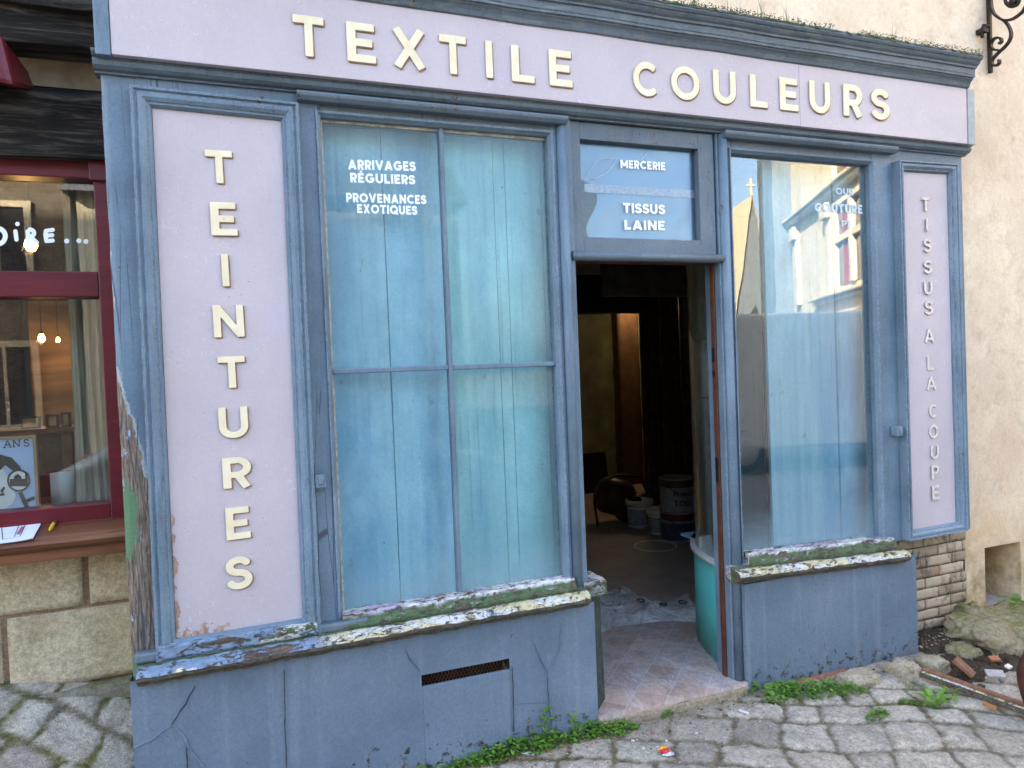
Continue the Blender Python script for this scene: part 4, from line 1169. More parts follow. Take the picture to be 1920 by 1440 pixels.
tag(HOUSE, 'cream rendered house wall above and right of the shopfront, with a small niche', 'house wall')
# cavity right of the shop: brick pier under the narrow panel
bx0, bx1 = 3.34, at(1813, 1090, .10)[0]
bzt, bzb = .70, .02
mb = MB(); mb.box(bx0, bx1 - .003, .107, .30, bzb, bzt, 1)
vals = []; rws = 11; ch = (bzt - bzb) / rws
bm_ids = [0.0] * len(mb.f)
for r in range(rws):
    L = .205; off = -.10 * (r % 2) - .03 * random.random(); x = bx0 + off
    while x < bx1:
        a, b = max(x, bx0) + .004, min(x + L, bx1) - .004
        if b - a > .02:
            n0 = len(mb.f)
            z0 = bzb + r * ch + .004; z1 = bzb + (r + 1) * ch - .004
            yf = .100 + random.uniform(-.0015, .0025)
            mb.gridbox(a, b, yf, .118, z0, z1, .018, .0028, 22, 0, seed=random.random() * 20)
            bm_ids += [random.random()] * (len(mb.f) - n0)
        x += L
bp_ = mb.build('brick_pier', [M_BRICK, M_BRICKMORT])
atb = bp_.data.attributes.new('bid', 'FLOAT', 'FACE'); atb.data.foreach_set('value', bm_ids)
tag(bp_, 'sooty buff brick pier under the narrow right panel', 'brick pier')

# ------------------------------------------------------------------ doorstep
mb = MB(); mb.gridbox(1.409, 2.243, -.055, .34, .012, .094, .018, .006, 13, 1, seed=2)
mb.gridbox(1.409, 2.245, -.048, .34, .0945, .112, .03, .0006, 20, 0, seed=3, smooth=False)
ds = mb.build('doorstep', [M_TILE, M_CONC]); tag(ds, 'worn pink terracotta tiled doorstep with crumbling concrete edge', 'doorstep')

# ------------------------------------------------------------------ room behind the doorway
def struct(mb, name, mat, **k):
    o = mb.build(name, mat, **k); o['kind'] = 'structure'; return o
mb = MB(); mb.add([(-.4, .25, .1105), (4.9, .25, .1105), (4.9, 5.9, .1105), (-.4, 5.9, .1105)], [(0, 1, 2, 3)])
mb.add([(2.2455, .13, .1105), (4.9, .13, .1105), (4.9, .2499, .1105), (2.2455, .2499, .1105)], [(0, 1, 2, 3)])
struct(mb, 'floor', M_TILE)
mb = MB(); mb.add([(-.42, .15, 2.62), (4.9, .15, 2.62), (4.9, 5.9, 2.62), (-.42, 5.9, 2.62)], [(0, 1, 2, 3)]); struct(mb, 'ceiling', plain('dusty_ceiling', (.20, .18, .155), .9, var=.3, scale=3))
M_PLASTER = plain('bare_beige_plaster', (.68, .70, .50), .9, var=.25, scale=4)
mb = MB(); mb.add([(-.42, 5.9, .05), (4.92, 5.9, .05), (4.92, 5.9, 2.63), (-.42, 5.9, 2.63)], [(0, 1, 2, 3)]); struct(mb, 'back_wall', M_PLASTER)
mb = MB(); mb.add([(-.41, .16, .05), (-.41, 5.9, .05), (-.41, 5.9, 2.63), (-.41, .16, 2.63)], [(0, 1, 2, 3)]); mb.add([(4.91, .13, .05), (4.91, 5.9, .05), (4.91, 5.9, 2.63), (4.91, .13, 2.63)], [(0, 1, 2, 3)]); struct(mb, 'side_walls', M_PLASTER)
M_DKWOOD = plain('dark_brown_boards', (.055, .032, .02), .7, var=.5, scale=14)
M_BEAM = plain('blackened_beam', (.012, .010, .009), .8, var=.4, scale=12)
xa, za = at(1080, 500, 3.3); xb, zb2 = at(1218, 584, 3.3)
mb = MB(); mb.gridbox(-.3, xb, 3.3, 3.55, zb2, 2.60, .08, .008, 5); o = mb.build('ceiling_beam', M_BEAM); tag(o, 'blackened ceiling beam inside the dark doorway', 'beam')
xa, za = at(1140, 550, 2.6); xb, zb2 = at(1296, 552, 2.6)
mb = MB(); mb.gridbox(xa, 4.8, 2.6, 2.72, za - .02, 2.61, .06, .006, 5); o = mb.build('lintel', plain('grey_brown_lintel', (.16, .13, .10), .8, var=.3, scale=6)); tag(o, 'grey brown lintel board across the top of the room', 'lintel')
xa = at(1160, 700, 5.2)[0]; xb = at(1200, 700, 5.2)[0]
mb = MB(); mb.gridbox(xa, xb, 5.2, 5.34, .10, 2.60, .06, .008, 6); o = mb.build('wooden_pillar', plain('orange_brown_timber', (.085, .042, .018), .7, var=.3, scale=9)); tag(o, 'orange brown timber pillar lit by a lamp deep inside the room', 'pillar')
# partition of dark boards
mb = MB(); x0 = at(1204, 700, 3.9)[0]; x1 = 4.85; n = 9
for i in range(n):
    a = x0 + (x1 - x0) * i / n; b = x0 + (x1 - x0) * (i + 1) / n
    mb.gridbox(a + .004, b - .004, 3.9 + .012 * (i % 3), 3.94 + .012 * (i % 3), .10, 2.58, .10, .004, 5, seed=i)
o = mb.build('board_partition', M_DKWOOD); tag(o, 'partition of dark brown upright boards inside the room', 'partition')
# lamp deep inside
lx, lz = at(1186, 560, 5.05)
L = empty('work_lamp', (lx, 5.0, lz), 'small warm lamp shining behind the ceiling beam', 'lamp')
mb = MB(); mb.lathe((lx, 5.0, lz), [(.002, -.05), (.03, -.03), (.035, 0), (.02, .04), (.014, .07), (.0, .07)]); mb.build('bulb', emit('warm_bulb', (1.0, .5, .16), 6), L)
mb = MB(); mb.lathe((lx, 5.0, lz), [(.016, .068), (.02, .075), (.02, .12), (.004, .13), (.004, 2.6 - lz)]); mb.build('holder', M_BLACK, L)
pl = bpy.data.lights.new('lamp_light', 'POINT'); pl.energy = 1.6; pl.color = (1, .70, .40); pl.shadow_soft_size = .05
po = bpy.data.objects.new('lamp_light', pl); COL.objects.link(po); po.location = (lx, 4.93, lz - .02)
# radiator-like panel leaning at the back wall
xa, za = at(1100, 905, 5.0); xb, _ = at(1134, 905, 5.0); zt_ = at(1110, 848, 5.0)[1]
mb = MB(); mb.hexa([(xa - .4, .105), (xb + .04, .105), (xb, zt_), (xa - .4, zt_)], 4.95, 5.0); o = mb.build('dark_panel', M_DARKMETAL, bevel=.008); tag(o, 'dark flat panel leaning at the back of the room', 'panel')
# red and black machine
hx, hy = atz(1152, 980, .1)
HT = empty('shop_vacuum', (hx, hy, .1), 'red and black machine with a cable on the floor behind the buckets', 'machine')
mb = MB(); mb.lathe((0, 0, 0), [(0, -.17), (.16, -.17), (.185, -.12), (.185, .10), (.15, .15), (0, .16)], 26)
a = [(hx + y_ * .3 - z_ * .95, hy + x_, .1 + .27 + y_ * .95 + z_ * .3) for x_, y_, z_ in mb.v]; mb.v = a
mb.build('drum', plain('dull_red_plastic', (.06, .012, .009), .4), HT)
mb = MB(); mb.rock((hx + .19, hy - .05, .25), (.20, .18, .16), 3, .05, sub=3); mb.build('motor_housing', M_BLACK, HT)
mb = MB(); mb.tube([(hx - .24, hy - .10, .12), (hx - .27, hy - .1, .35), (hx - .18, hy - .1, .55), (hx + .02, hy - .1, .60), (hx + .25, hy - .1, .56), (hx + .33, hy - .1, .40), (hx + .32, hy - .1, .15)], .012, 8); mb.build('handle_frame', M_BLACK, HT)
mb = MB(); mb.tube([(hx - .22 + .5 * t, hy - .28 + .08 * math.sin(t * 11), .108) for t in np.linspace(0, 1, 24)], .007, 6); mb.build('cable', M_BLACK, HT)
# buckets and paint cans
M_BUCKETLBL = plain('printed_bucket_label', (.24, .26, .30), .5, var=.35, scale=50)
def bucket(u, v, upx, label):
    x, y = atz(u, v, .1); sc_ = math.hypot(x, y + 2.872); r = upx / 2 / FPX * sc_ * 1.0
    b = empty('bucket', (x, y, .1), label, 'bucket', 'white plastic buckets in the dark room'); h = r * 2.05
    mb = MB(); mb.lathe((x, y, .1), [(0, .0), (r * .80, 0), (r * .93, h * .86), (r * .88, h * .86), (r * .76, .02), (0, .02)]); mb.build('body', M_WHITE, b)
    mb = MB(); mb.lathe((x, y, .1), [(r * .9, h * .80), (r * 1.03, h * .80), (r * 1.04, h), (r * .97, h * 1.02), (r * .95, h * .86), (r * .90, h * .85)]); mb.build('rim', plain('cream_bucket_rim', (.60, .55, .44), .5), b)
    mb = MB(); mb.lathe((x, y, .1), [(r * .825, h * .12), (r * .925, h * .72)], 28); mb.build('label_band', M_BUCKETLBL, b)
bucket(1200, 988, 50, 'white bucket with cream rim beside the red machine, left of two')
bucket(1237, 1001, 46, 'white bucket with cream rim touching the stacked paint cans, right of two')
M_CANW = plain('dusty_white_tin', (.22, .215, .21), .5, var=.2)
def can(x, y, z, r, h, label, words):
    c = empty('paint_can', (x, y, z), label, 'paint can', 'stacked paint cans')
    mb = MB(); mb.lathe((x, y, z), [(0, 0), (r, 0), (r, h * .02), (r * .985, h * .03), (r * .985, h * .96), (r, h * .97), (r, h), (r * .9, h), (r * .88, h * .95), (0, h * .95)], 36); mb.build('body', M_CANW, c)
    mb = MB(); mb.lathe((x, y, z), [(r * .995, h * .74), (r * .995, h * .955)], 36); mb.build('red_band', plain('red_can_band', (.09, .014, .016), .4), c)
    mb = MB(); mb.tube([(x + r * 1.02 * math.cos(t), y + r * 1.02 * math.sin(t), z + h * (.82 - .30 * math.sin((t + 2.8) / 2.5 * math.pi))) for t in np.linspace(-2.8, -.3, 24)], .004, 5); mb.build('wire_handle', M_DARKMETAL, c)
    if not words:
        mb = MB(); mb.lathe((x, y, z), [(r * .995, h * .1), (r * .995, h * .66)], 36); mb.build('label_band', plain('blue_label', (.035, .05, .11), .4, var=.5, scale=25), c)
    for wtxt, zz, hh, ww in words:
        gl = []; px = 0
        for ch in wtxt:
            W, vs, fs, nz = glyph(ch, .22, .02); gl.append((px, vs, fs)); px += W + .14
        s = hh; mb = MB(); a0 = ww
        for gx, vs, fs in gl:
            mb.add([(x + (r * 1.004 - p[2] * .02) * math.sin(a0 + (gx + p[0]) * s / r), y - (r * 1.004 - p[2] * .02) * math.cos(a0 + (gx + p[0]) * s / r), z + h * zz + p[1] * s) for p in vs], fs)
        mb.build('lettering', M_BLACK, c)
cx_, cy__ = atz(1272, 1012, .1); rr = .155
can(cx_, cy__, .1, rr, .27, 'lower paint can with blue label, under another can', [])
can(cx_ + .005, cy__ + .01, .372, rr, .30, 'upper paint can with red bands and black lettering, standing on another can', [('BLAN', .50, .036, -.75), ('TOLL', .20, .052, -.75)])
# bucket lid
x, y = atz(1229, 1026, .1); mb = MB(); mb.lathe((x, y, .1005), [(0, .006), (.17, .006), (.178, .014), (.186, .014), (.188, .002), (0, .0005)], 40); o = mb.build('bucket_lid', M_WHITE); tag(o, 'white round bucket lid lying alone on the dusty floor', 'lid')
# crumpled plastic sheet
m = NT('crumpled_clear_plastic'); bs = m.n('BsdfPrincipled', {'Base Color': (.80, .80, .80, 1), 'Roughness': .28, 'Specular IOR Level': .6, 'Normal': m.bump(m.noise(11, 6, .6, None, 1.6), 1.0, .06)}); tr = m.n('BsdfTransparent')
m.t.links.new(m.n('MixShader', {0: m.math('ADD', .6, m.math('MULTIPLY', m.step(m.noise(5, 3), .35, .65), .38)), 1: tr, 2: bs}), m.out.inputs[0]); M_SHEET = m.mat
SH = [(1112, 1196), (1160, 1180), (1215, 1172), (1262, 1168), (1308, 1172), (1306, 1138), (1290, 1122), (1250, 1134), (1218, 1140), (1190, 1118), (1160, 1102), (1118, 1120)]
P = [atz(u, v, .1) for u, v in SH]
mb = MB(); N1, N2 = 60, 20; vs = []; fs = []
def edge(pts, t):
    k = t * (len(pts) - 1); i = min(int(k), len(pts) - 2); f = k - i
    return (pts[i][0] * (1 - f) + pts[i + 1][0] * f, pts[i][1] * (1 - f) + pts[i + 1][1] * f)
lo, hi = P[:5], P[5:][::-1]
for i in range(N1 + 1):
    for j in range(N2 + 1):
        a = edge(lo, i / N1); b = edge(hi, i / N1); t = j / N2
        x = a[0] * (1 - t) + b[0] * t; y = a[1] * (1 - t) + b[1] * t
        e = min(1, 5 * t * (1 - t)) 
        zz = .103 + e * (.05 + .075 * mnoise.noise(Vector((x * 4, y * 9, 3))) + .03 * abs(mnoise.noise(Vector((x * 11, y * 17, 8)))))
        vs.append((x, y, max(.1015, zz)))
for i in range(N1):
    for j in range(N2):
        k = i * (N2 + 1) + j; fs.append((k, k + 1, k + N2 + 2, k + N2 + 1))
mb.add(vs, fs, 0, True)
for t, ww in ((.46, 0.022), (.68, .022), (.86, .026)):   # printed marks on the fold
    i = int(t * N1); p = vs[i * (N2 + 1) + 7]; q = vs[i * (N2 + 1) + 12]
    ring = [(p[0] + ww * math.cos(a), p[1] + (q[1] - p[1]) * .3 * math.sin(a) + .02, max(p[2], q[2]) + .012) for a in np.linspace(0, 2 * math.pi, 13)]
    mb.tube(ring, .004, 5, 1)
o = mb.build('plastic_sheet', [M_SHEET, M_BLACK]); tag(o, 'crumpled translucent plastic sheet on the floor inside the door', 'plastic sheet')
# bundle of metal channels standing in the curved showcase
sx_, sy_ = atz(1336, 1004, .656); zt_ = at(1331, 637, sy_)[1]
B = empty('metal_profiles', (sx_, sy_, .656), 'bundle of galvanised metal strips with red tape standing behind curved glass', 'metal strips')
M_GALV = plain('dusty_galvanised_steel', (.60, .63, .64), .45, .25, .3, .4, 25)
for i, (dx, dy, dh) in enumerate(((-.022, 0, -.02), (0, .012, 0), (.02, .004, -.01))):
    mb = MB(); pr = [(-.011, .009), (-.011, -.009), (.011, -.009), (.011, .009), (.009, .009), (.009, -.007), (-.009, -.007), (-.009, .009)]
    mb.sweep(pr, [((sx_ + dx, sy_ + dy, .657), (1, 0, 0), (0, 1, 0)), ((sx_ + dx * .8 - .01, sy_ + dy, zt_ + dh), (1, 0, 0), (0, 1, 0))]); mb.build('strip', M_GALV, B)
zr = at(1338, 745, sy_)[1]; mb = MB(); mb.box(sx_ - .045, sx_ + .033, sy_ - .014, sy_ + .028, zr - .007, zr + .007); mb.build('red_tape', plain('red_tape', (.45, .02, .04), .4), B)
x, z = at(1325, 1003, .42); mb = MB(); mb.box(x - .03, x + .02, .40, .43, .657, .735); mb.box(x - .045, x - .031, .40, .43, .657, .725); o = mb.build('socket_box', plain('pale_plastic_box', (.55, .58, .55), .4), bevel=.003); tag(o, 'small pale plastic box on the curved ledge behind the glass', 'box')

# ------------------------------------------------------------------ timber-framed neighbour with the red cafe window
NYW = .34
NB = empty('timber_house', (-2.2, NYW, .3), 'old timber framed house with tan stone base and black beams on the left', 'house')
def nb(mb, name, mats, **k): return mb.build(name, mats, NB, **k)
zt1 = at(120, 1050, NYW)[1]; zj = at(120, 1143, NYW)[1]; zp = at(120, 1286, NYW)[1]
mb = MB(); mb.box(-4.6, -.462, NYW + .008, NYW + .3, -.1, zt1 + .06, 1)
def jx_(u, v): return at(u, v, NYW)[0]
v1 = jx_(161, 1085); v2 = jx_(10, 1225)
for z0, z1, edges in ((zj + .010, zt1 + .05, [-4.5, -3.4, -2.6, -1.75, v1, -.2]), (zp + .006, zj - .006, [-4.5, -3.0, -2.2, -1.55, v2, .1])):
    for a, b in zip(edges[:-1], edges[1:]):
        b2 = min(b, -.455)
        mb.gridbox(a + .012, b2 - (.012 if b < -.3 else 0), NYW - .004, NYW + .05, z0, z1, .028, .0035, 9, 0, seed=a)
nb(mb, 'stone_base', [M_ASHLAR, M_MORTAR])
mb = MB(); mb.gridbox(-4.5, -.458, NYW - .06, NYW + .05, .1, zp - .004, .03, .006, 7); nb(mb, 'plinth', M_PLINTH)
# beams, infill, corbel
def zz(u, v, y): return at(u, v, y)[1]
YB1 = .24
mb = MB(); mb.gridbox(-4.6, -.458, YB1, NYW + .1, zz(120, 296, YB1), zz(120, 168, YB1), .03, .013, 4, stretch=(.3, 1, 1), seed=3); nb(mb, 'beam', M_TIMBER)
mb = MB(); mb.gridbox(-4.6, -.458, YB1 - .08, NYW + .1, zz(120, 86, YB1 - .08), zz(120, 12, YB1 - .08) + .0, .03, .013, 4, stretch=(.3, 1, 1), seed=8); nb(mb, 'beam', M_TIMBER)
mb = MB(); mb.gridbox(-4.6, -.458, YB1 - .12, NYW + .1, zz(120, 9, YB1 - .12), zz(120, -90, YB1 - .12), .03, .013, 4, stretch=(.3, 1, 1), seed=12); nb(mb, 'beam', M_TIMBER)
mb = MB(); mb.box(-4.6, -.458, NYW - .04, NYW + .1, zz(120, 172, NYW), zz(120, 80, NYW)); nb(mb, 'infill', plain('dirty_infill_plaster', (.29, .235, .15), .95, var=.35, scale=9, bump=.6))
xr = at(31, 140, .05)[0]; xr0 = at(-4, 100, .05)[0]
mb = MB(); zc0, zc1 = zz(20, 168, .05), zz(20, 70, .05)
mb.add([(xr0 - .30, .02, zc0 + .06), (xr, .02, zc0), (xr - .03, .02, zc1), (xr0 - .30, .02, zc1), (xr0 - .30, .33, zz(20, 168, .33)), (xr + .0, .33, zz(20, 170, .33)), (xr - .03, .33, zc1), (xr0 - .30, .33, zc1)], [(0, 1, 2, 3), (1, 5, 6, 2), (0, 4, 5, 1), (3, 2, 6, 7), (0, 3, 7, 4)])
nb(mb, 'corbel', M_RED, bevel=.02)
# upper storeys keep street shaded; unseen tall block added to shade houses opposite
mb = MB(); mb.box(-9, -.462, YB1 + .02, 8, zz(120, -92, YB1), 9.2); mb.box(-9, -4.62, NYW, 8, -.1, zz(120, -92, YB1) - .002); mb.box(-27, -9.01, NYW, 9, -.1, 17.5); nb(mb, 'storeys_and_shade_block', plain('shaded_plaster', (.36, .31, .24), .9, var=.2, scale=2))
# red window
YN = .30
CW = empty('cafe_window', (at(100, 650, YN)[0], YN, at(100, 970, YN)[1]), 'dark red framed cafe window with white handwriting', 'window')
def cw(mb, name, mats, **k): return mb.build(name, mats, CW, **k)
xL = -4.0
zA, zB_, zC, zD, zE, zF = zz(90, 297, YN), zz(90, 331, YN), zz(90, 509, YN), zz(90, 557, YN), zz(90, 953, YN), zz(90, 985, YN)
xs0 = at(195, 700, YN)[0]; xs1 = -.461
mb = MB(); mb.box(xL, xs0 - .001, YN, YN + .09, zB_, zA + .05); mb.box(xL, xs0 - .001, YN - .006, YN + .09, zD, zC); mb.box(xL, xs0 - .001, YN, YN + .09, zF, zE); mb.box(xs0, xs1, YN - .012, YN + .09, zF - .01, zA + .05)
xk = at(166, 320, YN - .03)[0]; mb.box(xk, xs1, YN - .03, YN - .0125, zz(180, 338, YN - .03), zz(180, 300, YN - .03)); mb.box(xL - .1, xL - .001, YN - .01, YN + .09, zF, zA + .05)
cw(mb, 'frame', M_RED, bevel=.004)
mb = MB(); mb.box(xL, xs0 + .004, YN + .05, YN + .054, zC + .0, zB_); mb.box(xL, xs0 + .004, YN + .05, YN + .054, zE, zD); cw(mb, 'pane', M_GLASS_CAFE)
# hand lettering
mb = MB(); yv = YN + .0495
def brush(strokes, wpx):
    H = 40.0
    lp = outline([[((u - 0) / H, -(v - 440) / H) for u, v in s] for s in strokes], wpx / H, True, res=40)
    vs, fs, nz = solid(lp, .02)
    out = []
    for px, py, pz in vs:
        x, z = at(px * H, 440 - py * H, yv); out.append((x, yv - .0006 - pz * .03, z))
    mb.add(out, fs)
brush([_arc(-6, 443, 16, 15, -80, 80, 14), [(-20, 428), (-20, 459)]], 9)
brush([[(29, 434), (31, 449)]], 8); brush([[(32.5, 420), (33, 420)]], 8)
brush([[(52, 434), (53, 457)], _arc(56, 437, 8, 6.5, -90, 90, 8), [(56, 443), (69, 455)]], 8)
brush([[(99, 431), (86, 433), (85, 440), (87, 452), (99, 451)], [(86, 442), (98, 441)]], 7.5)
for u, v in ((125, 452), (148, 451.5), (161, 453)): brush([[(u - .3, v), (u + .3, v)]], 9)
cw(mb, 'lettering', M_VINYL)
# wooden sill
k0 = (zz(120, 962, YN)); ys = .13
zf1 = zz(120, 1008, ys); zf0 = zz(120, 1050, ys + .02)
mb = MB(); pr = [(YN + .06, zF + .012), (YN - .0135, zF + .003), (ys + .02, zf1 + .004), (ys + .004, zf1 - .004), (ys, zf1 - .018), (ys + .008, zf1 - .028), (ys + .012, zf1 - .034), (ys + .03, zf1 - .05), (ys + .034, zf0), (YN + .06, zf0 - .02)]
mb.sweep(pr, [((x, 0, 0), (0, 1, 0), (0, 0, 1)) for x in np.linspace(-4.1, -.4585, 12)]); cw(mb, 'sill', M_SILLWOOD)
# things lying on the sill
def onsill(u, v):
    """point on the sloping sill top"""
    y = .2
    for _ in range(12):
        x, z = at(u, v, y)
        t = (z - (zf1 + .004)) / (zF + .003 - zf1 - .004); y2 = ys + .02 + t * (YN - .0135 - ys - .02); y = y * .5 + y2 * .5
    return x, y, at(u, v, y)[1]
pc = [onsill(*q) for q in ((-10, 1022), (62, 1014), (82, 974), (-10, 981))]
mb = MB(); up = .004
vs = []; fs = []
for i in range(9):
    for j in range(5):
        a, b = i / 8, j / 4
        p = [pc[0][k] * (1 - a) * (1 - b) + pc[1][k] * a * (1 - b) + pc[2][k] * a * b + pc[3][k] * (1 - a) * b for k in range(3)]
        vs.append((p[0], p[1], p[2] + up + .006 * (a ** 3) * (1 - b)))
vs += [(x, y, z - .002) for x, y, z in vs]
for i in range(8):
    for j in range(4):
        k = i * 5 + j; fs.append((k, k + 5, k + 6, k + 1)); fs.append((45 + k, 46 + k, 51 + k, 50 + k))
mb.add(vs, fs, 0, True)
def quadline(a, b, w=.0012, m=1):
    def pt(q): 
        u, v = q; i = u * 8; j = v * 4; i0 = min(int(i), 7); j0 = min(int(j), 3); fi, fj = i - i0, j - j0
        A = [vs[i0 * 5 + j0], vs[i0 * 5 + 5 + j0], vs[i0 * 5 + 6 + j0], vs[i0 * 5 + 1 + j0]]
        return Vector([A[0][k] * (1 - fi) * (1 - fj) + A[1][k] * fi * (1 - fj) + A[2][k] * fi * fj + A[3][k] * (1 - fi) * fj for k in range(3)]) + Vector((0, 0, .0012))
    p, q = pt(a), pt(b); t = (q - p).normalized(); n = Vector((-t.y, t.x, 0)) * w
    mb.add([p + n, q + n, q - n, p - n], [(0, 1, 2, 3)], m)
for a, b, m_ in (((.2, .15), (.62, .2), 1), ((.62, .2), (.66, .75), 1), ((.66, .75), (.15, .7), 1), ((.15, .7), (.2, .15), 1), ((.48, .2), (.52, .72), 1), ((.54, .3), (.60, .66), 2), ((.57, .3), (.62, .66), 2), ((.7, .85), (.92, .9), 1), ((.05, .1), (.1, .9), 1), ((.2, .4), (.6, .42), 1)):
    quadline(a, b, .0013 if m_ == 1 else .003, m_)
o = mb.build('paper_sheet', [plain('white_paper', (.74, .76, .86), .6, var=.02), M_BLACK, plain('red_ink', (.45, .10, .14), .5)]); tag(o, 'white printed paper with line drawing lying on the cafe sill', 'paper')
a = Vector(onsill(93, 999)) + Vector((0, 0, .008)); b = Vector(onsill(103, 982)) + Vector((0, 0, .008))
PC = empty('pencil_stub', (a.x, a.y, a.z - .008), 'short yellow pencil with green end lying on the cafe sill', 'pencil')
mb = MB(); mb.tube([a, a.lerp(b, .2), a.lerp(b, .75)], [.002, .007, .007], 8); mb.build('shaft', plain('yellow_pencil', (.75, .48, .03), .4), PC)
mb = MB(); mb.tube([a.lerp(b, .75), b], .0075, 8); mb.build('end_cap', plain('green_cap', (.02, .09, .03), .4), PC)

# cafe room
M_CAFEWALL = stone('brown_rubble', (.05, .033, .021), (.12, .08, .05), (.015, .011, .008), 5, .9)
mb = MB(); mb.add([(-4.6, 3.2, .3), (-.47, 3.2, .3), (-.47, 3.2, 2.75), (-4.6, 3.2, 2.75), (-4.6, .42, .3), (-.47, .42, .3), (-.47, .42, 2.75), (-4.6, .42, 2.75)], [(0, 1, 2, 3), (1, 5, 6, 2), (4, 0, 3, 7), (3, 2, 6, 7), (4, 5, 1, 0)])
struct(mb, 'cafe_walls', M_CAFEWALL)
mb = MB(); yc = .52; n = 40; xc0, xc1 = at(128, 600, yc)[0], at(212, 600, yc)[0]; zc1_, zc0_ = zB_ + .05, zE - .02
vs = []; fs = []
for i in range(n + 1):
    t = i / n; x = xc0 + (xc1 - xc0) * t; fy = .02 * math.sin(t * 26) + .01 * math.sin(t * 61 + 1)
    for j in range(7): 
        s = j / 6; vs.append((x + .02 * (1 - s) * (t - .5) + .012 * math.sin(s * 3 + t * 5) * (1 - s), yc + fy * (1 - .4 * s), zc0_ + (zc1_ - zc0_) * s))
for i in range(n):
    for j in range(6): k = i * 7 + j; fs.append((k, k + 7, k + 8, k + 1))
mb.add(vs, fs, 0, True); m = NT('linen'); c = m.mix(m.step(m.noise(1, 4, .6, m.scaled(50, 50, 8)), .3, .7), (.34, .30, .21), (.46, .42, .31)); o = mb.build('linen_curtain', m.done(c, .9)); tag(o, 'pale linen curtain hanging at the right side of the cafe window', 'curtain')
def bulb(u, v, y, r, e, lab, light):
    x, z = at(u, v, y)
    B = empty('pendant_bulb', (x, y, z), lab, 'lamp')
    mb = MB(); mb.lathe((x, y, z), [(0, -r * 1.25), (r * .6, -r * 1.05), (r, -r * .2), (r * .8, r * .6), (r * .42, r * 1.3), (0, r * 1.35)], 18); mb.build('bulb', emit('amber_filament_bulb', (1.0, .48, .12), e), B)
    mb = MB(); mb.lathe((x, y, z), [(r * .45, r * 1.3), (r * .5, r * 2.0), (r * .1, r * 2.3), (.003, r * 2.4), (.003, 2.74 - z)], 10); mb.build('flex', M_BLACK, B)
    l = bpy.data.lights.new('bulb_light', 'POINT'); l.energy = light; l.color = (1, .52, .18); l.shadow_soft_size = r; lo_ = bpy.data.objects.new('bulb_light', l); COL.objects.link(lo_); lo_.location = (x, y - r * 1.5, z - r)
bulb(58, 458, 1.3, .030, 5, 'bright amber bulb behind the R of the handwriting', .3)
bulb(78, 634, 2.6, .022, 5, 'small amber bulb hanging low behind the lower cafe pane, left of two', .3)
bulb(109, 637, 2.9, .014, 4, 'tiny amber bulb beside the curtain behind the lower cafe pane', .25)
# picture on the cafe wall, shelf with frames
x0, z0 = at(66, 800, 3.15); x1, z1 = at(175, 565, 3.15)
PI_ = empty('wall_picture', (x0, 3.15, z0), 'large sepia picture hanging on the cafe back wall', 'picture')
m = NT('sepia_picture'); c = m.ramp(m.noise(1.6, 6, .6, m.scaled(.5, 1, 2.2), .6), [(.3, (.05, .03, .018)), (.5, (.28, .16, .07)), (.7, (.50, .33, .17))]); 
mb = MB(); mb.box(x0, x1, 3.12, 3.15, z0, z1); mb.build('canvas', m.done(c, .6), PI_); mb = MB(); mb.frame(fr4(x0, x1, z0, z1), [(0, 3.10), (.03, 3.10), (.03, 3.16), (0, 3.16)]); mb.build('picture_frame', M_BLACK, PI_)
x0, z0 = at(15, 806, 1.6); x1, _ = at(150, 806, 1.6)
SHF = empty('cafe_shelf', (x0, 1.6, z0), 'brown wooden shelf table behind the cafe window', 'shelf')
mb = MB(); mb.box(x0 - .5, x1, 1.5, 1.8, z0 - .03, z0); mb.build('top', M_SILLWOOD, SHF, bevel=.004); mb = MB(); mb.box(x1 - .08, x1 - .03, 1.55, 1.6, .3, z0 - .031); mb.build('leg', M_SILLWOOD, SHF); mb = MB(); mb.box(x0 - .48, x0 - .43, 1.55, 1.6, .3, z0 - .031); mb.build('leg', M_SILLWOOD, SHF)
for k, (u0, u1) in enumerate(((42, 78), (90, 112), (118, 134))):
    xa, za = at(u0, 805, 1.62); xb, _ = at(u1, 805, 1.62); zt_ = at(u0, 782 - k * 4, 1.62)[1]
    mb = MB(); mb.box(xa, xb, 1.60, 1.63, z0 + .001, zt_); mb.frame(fr4(xa + .008, xb - .008, z0 + .01, zt_ - .008), [(0, 1.594), (.01, 1.594), (.01, 1.602), (0, 1.602)], 1)
    o = mb.build('small_frame', [plain('ochre_print', (.42, .24, .10), .6, var=.5, scale=16), M_BLACK], None); tag(o, ('widest ochre framed print on the cafe shelf', 'middle ochre framed print on the cafe shelf', 'narrow ochre framed print at the curtain end of the cafe shelf')[k], 'framed print', 'framed prints on the cafe shelf')
# display plinth carrying the poster and the roll
zpl = zE - .03
mb = MB(); mb.box(-4.0, -.475, .40, .85, .35, zpl); o = mb.build('window_bench', M_DKWOOD); tag(o, 'dark bench inside the cafe window carrying the poster', 'bench')
yp = .46
px0, _ = at(-60, 900, yp); px1, pz1 = at(68, 816, yp); 
PO = empty('poster', (px1 - .2, yp, zpl), 'framed pale blue poster with a drawn face, reading ANS', 'poster')
def pp(u, v, o=0.0): x, z = at(u, v, yp - .003 - o); return (x, yp - .003 - o, z)
zt_p = at(66, 819, yp)[1]
mb = MB(); mb.box(px0, px1 - .012, yp, yp + .012, zpl + .002, zt_p); mb.build('print', plain('pale_blue_print', (.42, .55, .78), .5, var=.08, scale=8), PO)
mb = MB(); mb.frame(fr4(px0, px1 - .012, zpl + .012, zt_p - .004), [(0, yp - .008), (.011, yp - .008), (.011, yp + .014), (0, yp + .014)]); mb.build('poster_frame', plain('oak_frame', (.35, .24, .12), .5), PO)
